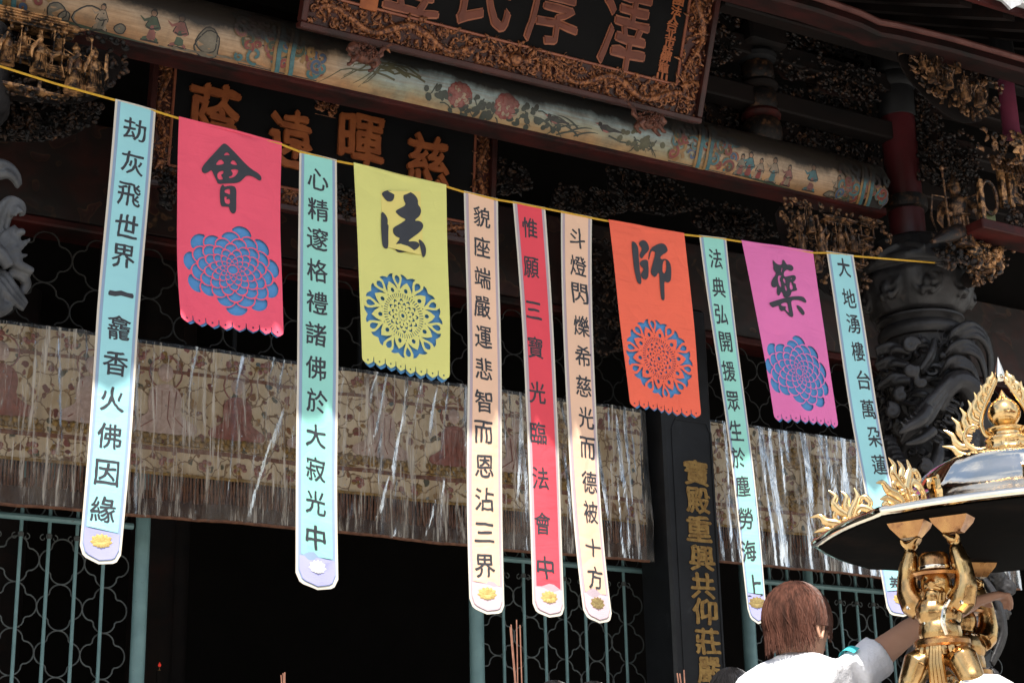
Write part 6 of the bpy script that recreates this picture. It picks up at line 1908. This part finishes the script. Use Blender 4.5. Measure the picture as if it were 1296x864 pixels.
# ================================================================== PEOPLE
SKIN = mat('tanned_skin', (0.62,0.35,0.24), (0.54,0.29,0.19), 7, 0.5, bs=160, bst=0.12, bd=0.001)
SHIRT = mat('white_cotton', (0.80,0.80,0.83), (0.72,0.72,0.76), 4, 0.85, bs=14, bst=0.5, bd=0.02)
TEALC = mat('turquoise_cotton', (0.05,0.46,0.48), (0.04,0.38,0.41), 4, 0.85)
JEANS = mat('dark_denim', (0.04,0.05,0.08), (0.03,0.035,0.06), 12, 0.85)
HAIRB = mat('chestnut_dyed_hair', (0.15,0.062,0.042), (0.045,0.020,0.014), 70, 0.5, vs=(1,1,.1), bs=200, bst=0.4, bd=0.002, spec=.45)
HAIRK = mat('black_hair', (0.012,0.011,0.012), (0.02,0.018,0.018), 40, 0.35, vs=(1,1,.1), bs=160, bst=0.4, bd=0.002, spec=.7)
LIP = mat('lip_skin', (0.35,0.10,0.08), (0.3,0.09,0.07), 9, 0.4)
EYEW = mat('eye_white', (0.7,0.68,0.65), (0.65,0.62,0.6), 9, 0.2)
def person(label, head, face_dir, height, hair, shirt, arm_target=None, hair_len=.13, armside=-1, group=None, detail=1.0, seed=0, sleeve=TEALC, lift=None):
    """head: centre of the skull in the world; face_dir: horizontal direction the chest faces"""
    f = Vector((face_dir[0], face_dir[1], 0)).normalized(); r = Vector((f.y, -f.x, 0))    # r: the person's right
    H = height; ground = TZ
    base = Vector((head.x, head.y, 0))-f*.03
    rr = random.Random(seed)
    t = thing('person', label, 'person', (base.x, base.y, ground), group)
    hz = head.z
    sh = hz-(.215 if arm_target is None else .152)     # shoulder height
    scale = (hz+.11-ground)/H
    def q(fx, rx, z): return base+f*fx+r*rx+Vector((0,0,z))
    L = hz+.11-ground        # standing height
    hip = ground+L*.50; knee = ground+L*.27
    mb = MB()
    sd = {}
    # legs + torso + neck + head + arms in one surface
    for s in (-1, 1):
        mb.tube([q(0,.085*s,hip), q(.02,.095*s,(hip+knee)/2), q(.02,.10*s,knee), q(-.01,.10*s,ground+.22), q(-.02,.10*s,ground+.07)], [.085,.075,.055,.048,.036], 12)
        mb.tube([q(-.05,.10*s,ground+.035), q(.08,.11*s,ground+.03), q(.16,.115*s,ground+.02)], [.036,.036,.022], 10)
    F3 = Matrix((f, r, Vector((0,0,1)))).transposed()
    mb.sph(q(0,0,hip+.03), (.11,.155,.11), 16, 10, F3); mb.sph(q(0,0,(hip+sh)/2), (.10,.135,.17), 16, 10, F3); mb.sph(q(.005,0,sh-.12), (.108,.165,.15), 16, 10, F3)
    mb.tube([q(-.01,-.17,sh-.035), q(-.015,0,sh-.005), q(-.01,.17,sh-.035)], [.052,.062,.052], 12)
    mb.tube([q(-.01,0,sh), q(.005,0,hz-.11), q(.01,0,hz-.05)], [.060,.052,.052], 14)
    arms = {}
    for s in (-1, 1):
        S0 = q(-.01,.18*s,sh-.045)
        if s == -armside and arm_target is not None: S0 = q(.05,.19*s,sh-.005)
        if s == armside*-1 and arm_target is not None:
            E, W, Hd = arm_target
        else:
            E = q(-.01,.24*s,sh-.32); W = q(.07,.25*s,sh-.55); Hd = q(.10,.25*s,sh-.64)
        mb.tube([S0, S0.lerp(E,.35), S0.lerp(E,.75), E, E.lerp(W,.3), E.lerp(W,.7), W], [.052,.047,.040,.037,.041,.032,.024], 14); mb.sph(E+Vector((0,0,-.008)), .038, 10, 8)
        arms[s] = (S0, E, W, Hd)
        d = (Hd-W).normalized(); up = Vector((0,0,1)); sdv = d.cross(up).normalized(); nrm = sdv.cross(d).normalized()
        if arm_target is None or s != -armside: sdv, nrm = f, r*s
        pl_ = (W+Hd)*.5
        hand_l = .085
        pw = [W, W+d*.03, W+d*.06, W+d*hand_l]
        for k, ww in enumerate((-.022,-.008,.008,.022)):
            mb.tube([p+sdv*ww*(.5+.5*i/3) for i, p in enumerate(pw)], [.019,.016,.015,.012], 8)
        base_f = W+d*hand_l
        bend = nrm if arm_target is None or s != -armside else up
        for k, (ww, ll) in enumerate(((-.030,.068),(-.010,.078),(.010,.073),(.029,.058))):
            p0 = base_f+sdv*ww; b = .5+.2*k
            if arm_target is not None and s == -armside:
                p1 = p0+(d*.85-up*.35).normalized()*ll*.45; p2_ = p1+(d*.25-up*.95).normalized()*ll*.32; p3 = p2_+(-d*.15-up).normalized()*ll*.28
            else:
                p1 = p0+d*ll*.45; p2_ = p1+(d-bend*.4*s).normalized()*ll*.32; p3 = p2_+(d-bend*.8*s).normalized()*ll*.28
            mb.tube([p0-d*.012, p1, p2_, p3], [.0105,.0092,.0085,.0065], 8)
        th0 = W+d*.03+sdv*(-.030)
        mb.tube([th0, th0+d*.03-sdv*.018-up*.012, th0+d*.055-sdv*.014-up*.03], [.013,.011,.008], 8)
    # skull and face
    hf = f
    hr = r
    Hm = Matrix((hf, hr, Vector((0,0,1)))).transposed()
    def h(x, y, z): return head+hf*x+hr*y+Vector((0,0,z))
    mb.sph(h(-.012,0,.012), (.094,.074,.098), 20, 14, Hm); mb.sph(h(.022,0,-.035), (.068,.056,.078), 16, 12, Hm)
    mb.tube([h(.05,0,-.085), h(.075,0,-.095)], [.032,.020], 10)
    mb.tube([h(.078,0,.012), h(.098,0,-.018), h(.104,0,-.034), h(.088,0,-.042)], [.010,.012,.014,.010], 8)
    mb.tube([h(.070,-.03,.03), h(.084,0,.028), h(.070,.03,.03)], [.012,.013,.012], 8)
    mb.tube([h(.076,-.022,-.062), h(.090,0,-.060), h(.076,.022,-.062)], [.008,.011,.008], 8)
    mb.tube([h(.070,-.018,-.074), h(.084,0,-.073), h(.070,.018,-.074)], [.009,.010,.009], 8)
    for s in (-1, 1): mb.sph(h(.062,.034*s,-.022), (.020,.020,.018), 10, 8, Hm)
    body = remesh(mb, 'body', SKIN, .0075, t, 2)
    for s in (-1, 1):
        mb = MB(); e = h(-.006,.078*s,-.012)
        pts = [(-.012,-.030),(-.022,.0),(-.020,.022),(-.004,.032),(.012,.024),(.014,.006),(.006,-.014),(-.002,-.032)]
        mb.tube([e+hf*x+hr*s*(.010-.10*(x+.0))*1+Vector((0,0,z)) for x, z in pts+pts[:1]], .0052, 7)
        mb.sph(e+hr*s*-.002, (.013,.006,.024), 9, 7, Hm); mb.tube([e+hf*-.006+hr*s*.008+Vector((0,0,z)) for z in (-.012,.006,.018)], .004, 6)
        mb.build('ear', SKIN, t)
        mb = MB(); mb.sph(h(.078,.031*s,.004), (.010,.013,.010), 10, 8, Hm); mb.build('eye', EYEW, t)
        mb = MB(); mb.sph(h(.0865,.031*s,.004), (.0035,.006,.006), 8, 6, Hm); mb.build('iris', HAIRK, t)
    mb = MB(); mb.tube([h(.083,-.022,-.066), h(.0965,0,-.0655), h(.083,.022,-.066)], [.003,.0055,.003], 8); mb.build('mouth', LIP, t)
    # hair: a shaped cap with hundreds of overlapping locks
    mb = MB()
    nu, nv = 40, 16
    V = []
    for j in range(nv+1):
        for i in range(nu):
            th = 2*pi*i/nu; c = cos(th)       # th=0 is the face
            front = max(0, c)
            end = (1.00+.62*(1-front)**.6)     # how far down the cap comes (polar angle)
            ph = end*j/nv*1.35
            rad = 1+.03*sin(th*17+j*.4)*(j/nv)
            x = .110*sin(min(ph,pi*.62))*cos(th)*rad-.014; y = .090*sin(min(ph,pi*.62))*sin(th)*rad
            z = .018+.112*cos(min(ph, pi*.5)) - (max(0, ph-pi*.5))*(.10)*hair_len/.10
            if abs(sin(th)) > .86 and z < -.0 and c > -.35: z = -.0; 
            V.append(h(x, y, z))
    Fc = [(j*nu+i, j*nu+(i+1) % nu, (j+1)*nu+(i+1) % nu, (j+1)*nu+i) for j in range(nv) for i in range(nu)]
    mb.add(V, Fc)
    cap = mb.build('hair', hair, t, angle=80)
    mb = MB()
    nl = int(3200*detail)
    for k in range(nl):
        th = rr.uniform(0, 2*pi); c = cos(th); front = max(0, c)
        side = abs(sin(th)) > .80 and c > -.45
        end = (1.15+.55*(1-front)**.6)*1.35*rr.uniform(.80,1.12)
        if side: end = min(end, pi*.5+.22)
        s0 = rr.uniform(0.02, .55)*end
        P = []; Rr = []
        dth = rr.uniform(-.45,.45); lift_ = rr.uniform(.0,.009)
        for i in range(8):
            u = i/7; ph = s0+(end-s0)*u; tt = th+dth*u+.05*sin(6*u+k)
            sn = sin(min(ph, pi*.60))
            x = (.112+lift_)*sn*cos(tt)-.014; y = (.092+lift_)*sn*sin(tt)
            z = .018+(.114+lift_)*cos(min(ph, pi*.5)) - max(0, ph-pi*.5)*hair_len*rr.uniform(.96,1.04)
            P.append(h(x, y, z)); Rr.append(.0026*(1-.7*u)+.0003)
        mb.tube(P, Rr, 3, flat=.6)
    stuff(mb.build('hair_locks', hair, t, angle=80))
    # clothes: shirt with sleeves, trousers
    mb = MB()
    mb.sph(q(0,0,hip+.05), (.135,.185,.13), 18, 10, F3); mb.sph(q(0,0,(hip+sh)/2), (.128,.170,.22), 18, 12, F3); mb.sph(q(.004,0,sh-.12), (.130,.190,.165), 18, 12, F3)
    mb.tube([q(-.015,-.19,sh-.045), q(-.022,-.09,sh-.012), q(-.02,0,sh+.002), q(-.022,.09,sh-.012), q(-.015,.19,sh-.045)], [.066,.070,.074,.070,.066], 16)
    for s in (-1, 1):
        S0, E, W, Hd = arms[s]
        ra = s == -armside and arm_target is not None
        e = S0.lerp(E, .40 if ra else .62)
        mb.tube([S0-(E-S0)*.05, S0.lerp(E,.25), e], [.068,.064,.066] if ra else [.070,.068,.070], 16)
    def wr(co):
        return .0035*noise.noise(Vector((co.x*9, co.y*9, co.z*5)))*2+.0025*abs(noise.noise(Vector((co.x*20, co.y*20, co.z*9))))
    remesh(mb, 'shirt', shirt, .011, t, 3, disp=wr)
    mb = MB(); mb.tube([q(-.012+.056*cos(a), .060*sin(a), sh+.035-.016*cos(a)) for a in [2*pi*i/20 for i in range(21)]], .010, 8); mb.build('collar', shirt, t)
    if arm_target is not None:
        s = -armside; S0, E, W, Hd = arms[s]
        mb = MB(); d = (E-S0).normalized(); sd_ = d.cross(Vector((0,0,1))).normalized(); up_ = sd_.cross(d).normalized()
        V = []
        for i in range(7):
            c = S0.lerp(E, .0+.11*i/6)
            for k in range(13):
                a = radians(-38+76*k/12); V.append(c+(up_*cos(a)+sd_*sin(a))*.0745)
        mb.add(V, [(i*13+k, i*13+k+1, i*13+14+k, i*13+13+k) for i in range(6) for k in range(12)]); mb.build('shoulder_patch', sleeve, t)
    mb = MB()
    for s in (-1, 1): mb.tube([q(0,.075*s,hip+.06), q(.02,.095*s,(hip+knee)/2), q(.02,.10*s,knee), q(-.01,.10*s,ground+.1)], [.118,.095,.075,.07], 16)
    remesh(mb, 'trousers', JEANS, .013, t, 2)
    for s in (-1, 1):
        mb = MB(); mb.sph(q(.04,.10*s,ground+.045), (.13,.05,.045), 14, 9, F3); mb.build('shoe', HAIRK, t)
    return t
hd = atd(1013, 793, 5.45)
f_ = (.985, .17)
El = atd(1152, 797, 5.38); Wr = atd(1232, 762, 5.50); Hn = atd(1264, 752, 5.52)
person('person with brown hair in a white and turquoise shirt, arm reaching into the golden burner', hd, f_, 1.62, HAIRB, SHIRT, (El, Wr, Hn), hair_len=.112, armside=-1, seed=3)
GREY = mat('dark_grey_cotton', (0.06,0.06,0.07), (0.04,0.04,0.05), 6, .85); 
person('black haired person whose crown just shows at the foot of the lettered column', atd(925, 888, 7.3), (.3,.95), 1.62, HAIRK, GREY, hair_len=.10, detail=.5, seed=4)
person('person whose dark crown barely shows between the red and right peach banners', atd(700, 900, 8.1), (.2,.98), 1.60, HAIRK, GREY, hair_len=.10, detail=.3, seed=5)
person('person whose dark crown barely shows right of the right peach banner foot', atd(748, 900, 8.3), (-.1,.98), 1.60, HAIRK, GREY, hair_len=.10, detail=.3, seed=6)
# white hat at the lower right corner
hp = atd(1250, 930, 4.9)
WH = person('person in a round white sun hat, only the hat top showing at the bottom right', hp, (.6,.8), 1.5, HAIRK, GREY, hair_len=.10, detail=.2, seed=8)
mb = MB(); mb.lathe([(.17,-.02),(.165,-.012),(.105,.018),(.102,.03),(.10,.07),(.085,.105),(.05,.128),(0,.135)], hp+Vector((0,0,.035)), 36); mb.build('hat', mat('white_hat_cotton', (0.78,0.76,0.74), (0.66,0.64,0.62), 9, .9, bs=40), WH)

# ---- incense sticks, with the person's hand and in the crowd
INC = mat('brown_incense_stick', (0.30,0.14,0.09), (0.2,0.09,0.06), 30, .8); INR = mat('red_stick_end', (0.4,0.02,0.02), (0.3,0.02,0.02), 9, .6)
def sticks(label, px, py0, py1, dep, n, lean=-.05):
    b = atd(px, py1+40, dep); tt = atd(px, py0, dep); Ln = (tt-b).length
    t = thing('incense_sticks', label, 'incense', tuple(b))
    for k in range(n):
        a = Vector((lean+R.uniform(-.05,.05), R.uniform(-.04,.04), 1)).normalized(); c = b+Vector((R.uniform(-.012,.012), R.uniform(-.012,.012), 0))
        mb = MB(); mb.tube([c+a*Ln*.12, c+a*Ln*R.uniform(.88,1.02)], .0028, 6); mb.build('stick', INC, t)
        mb = MB(); mb.tube([c, c+a*Ln*.118], .0018, 6); mb.build('stick_end', INR, t)
sticks('tall bundle of thin brown incense sticks rising between the peach and red banner feet', 658, 785, 864, 7.6, 5)
sticks('two short incense sticks poking up at the foot of the lettered column', 868, 848, 864, 7.0, 3)
sticks('faint incense sticks in the dark doorway near the second long banner foot', 361, 852, 864, 7.6, 3)

# ---- teal spear topped fence round the dragon column
fe = thing('spear_fence', 'low teal iron fence with spear tips and curls, behind the golden carrying figure', 'fence', (7.4, 7.6, TZ))
sp0 = None
for k in range(24):
    x = 5.2+k*.105*1.25
    if sp0 is None:
        mb = MB(); mb.tube([(0,0,TZ),(0,0,2.38)], .010, 8); mb.lathe([(.010,2.36),(.016,2.37),(.010,2.39),(.008,2.40),(.024,2.43),(.020,2.455),(.0,2.53)], (0,0,0), 4)
        sp0 = mb.build('spear', M['teal'], fe, angle=20); sp0.location = (x, 7.62, 0); sp0.matrix_parent_inverse = PW(fe).inverted()
        mb = MB()
        for s in (-1, 1): mb.tube(spiral((s*.035,0,2.36), .030, .8, I3, .3, 10, start=pi/2, sgn=-s), .005, 5)
        cu = mb.build('curl', M['teal'], fe); cu.location = (x, 7.62, 0); cu.matrix_parent_inverse = PW(fe).inverted()
    else:
        inst(sp0, Matrix.Translation((x, 7.62, (.0 if k % 2 else -.05))), fe); inst(cu, Matrix.Translation((x, 7.62, 0)), fe)
mb = MB(); mb.tube([(5.1,7.63,2.30),(8.3,7.63,2.30)], .012, 8); mb.build('rail', M['teal'], fe)
mb = MB(); mb.tube([(5.1,7.63,1.2),(8.3,7.63,1.2)], .012, 8); mb.build('rail', M['teal'], fe)

# ---- the temple court behind the viewer: trees and front hall, seen only as reflections
def tree(x, y, h, seed, lab):
    rr = random.Random(seed); t = thing('tree', lab, 'tree', (x, y, 0))
    mb = MB(); mb.tube([(x,y,0),(x+.1,y,h*.3),(x-.05,y+.1,h*.55),(x+.1,y,h*.8)], [.28,.22,.15,.05], 10)
    for k in range(9):
        a = k*2.4; z0_ = h*(.35+.05*k); mb.tube([(x,y,z0_), (x+1.0*cos(a),y+1.0*sin(a),z0_+.8), (x+2.0*cos(a),y+2.0*sin(a),z0_+1.3)], [.10,.07,.02], 6)
    mb.build('trunk', mat('tree_bark', (0.12,0.09,0.06), (0.07,0.05,0.04), 9, .9), t)
    mb = MB()
    cl = [(x+rr.gauss(0,1.3), y+rr.gauss(0,1.3), h*(.62+.4*rr.random()), rr.uniform(.6,1.2)) for _ in range(26)]
    for k in range(9000):
        c = rr.choice(cl); d = Vector((rr.gauss(0,1), rr.gauss(0,1), rr.gauss(0,1))).normalized()*c[3]*rr.random()**.4
        p = Vector(c[:3])+d; u = Vector((rr.gauss(0,1), rr.gauss(0,1), rr.gauss(0,1))).normalized()*.10; w = u.orthogonal().normalized()*.05
        mb.add([p-u, p+w, p+u, p-w], [(0,1,2,3)])
    o = stuff(mb.build('crown', mat('leaf_green', (0.06,0.10,0.03), (0.035,0.07,0.02), 1.5, .6), t, smooth=False))
tree(-6.5,-9,8.5,1,'broad tree in the court behind the viewer, nearer one')
tree(-1,-13,9.5,2,'tall tree in the court behind the viewer, farther one')
tree(5.5,-12,8.5,3,'tree in the court behind the viewer on the right')
fh = thing('front_hall', 'front hall of the temple court across the paving, tiled roof and red doors', 'temple', (0,-24,0))
mb = MB(); mb.box((-22,-27,0.004),(24,-22,5.0)); mb.build('wall', mat('brick_wall', (0.30,0.14,0.09), (0.24,0.11,0.07), 4, .8), fh, smooth=False)
mb = MB(); mb.add([(-24,-20.8,4.6),(26,-20.8,4.6),(26,-24.5,7.4),(-24,-24.5,7.4),(-24,-28,4.6),(26,-28,4.6)], [(0,1,2,3),(3,2,5,4),(0,3,4),(1,5,2),(0,4,5,1)]); mb.build('roof', M['tile'], fh, smooth=False)
for k in range(5):
    mb = MB(); mb.cbox((-14+7*k,-21.97,1.6),(1.1,.05,1.6), b=.02); mb.build('door', M['wood_red'], fh)
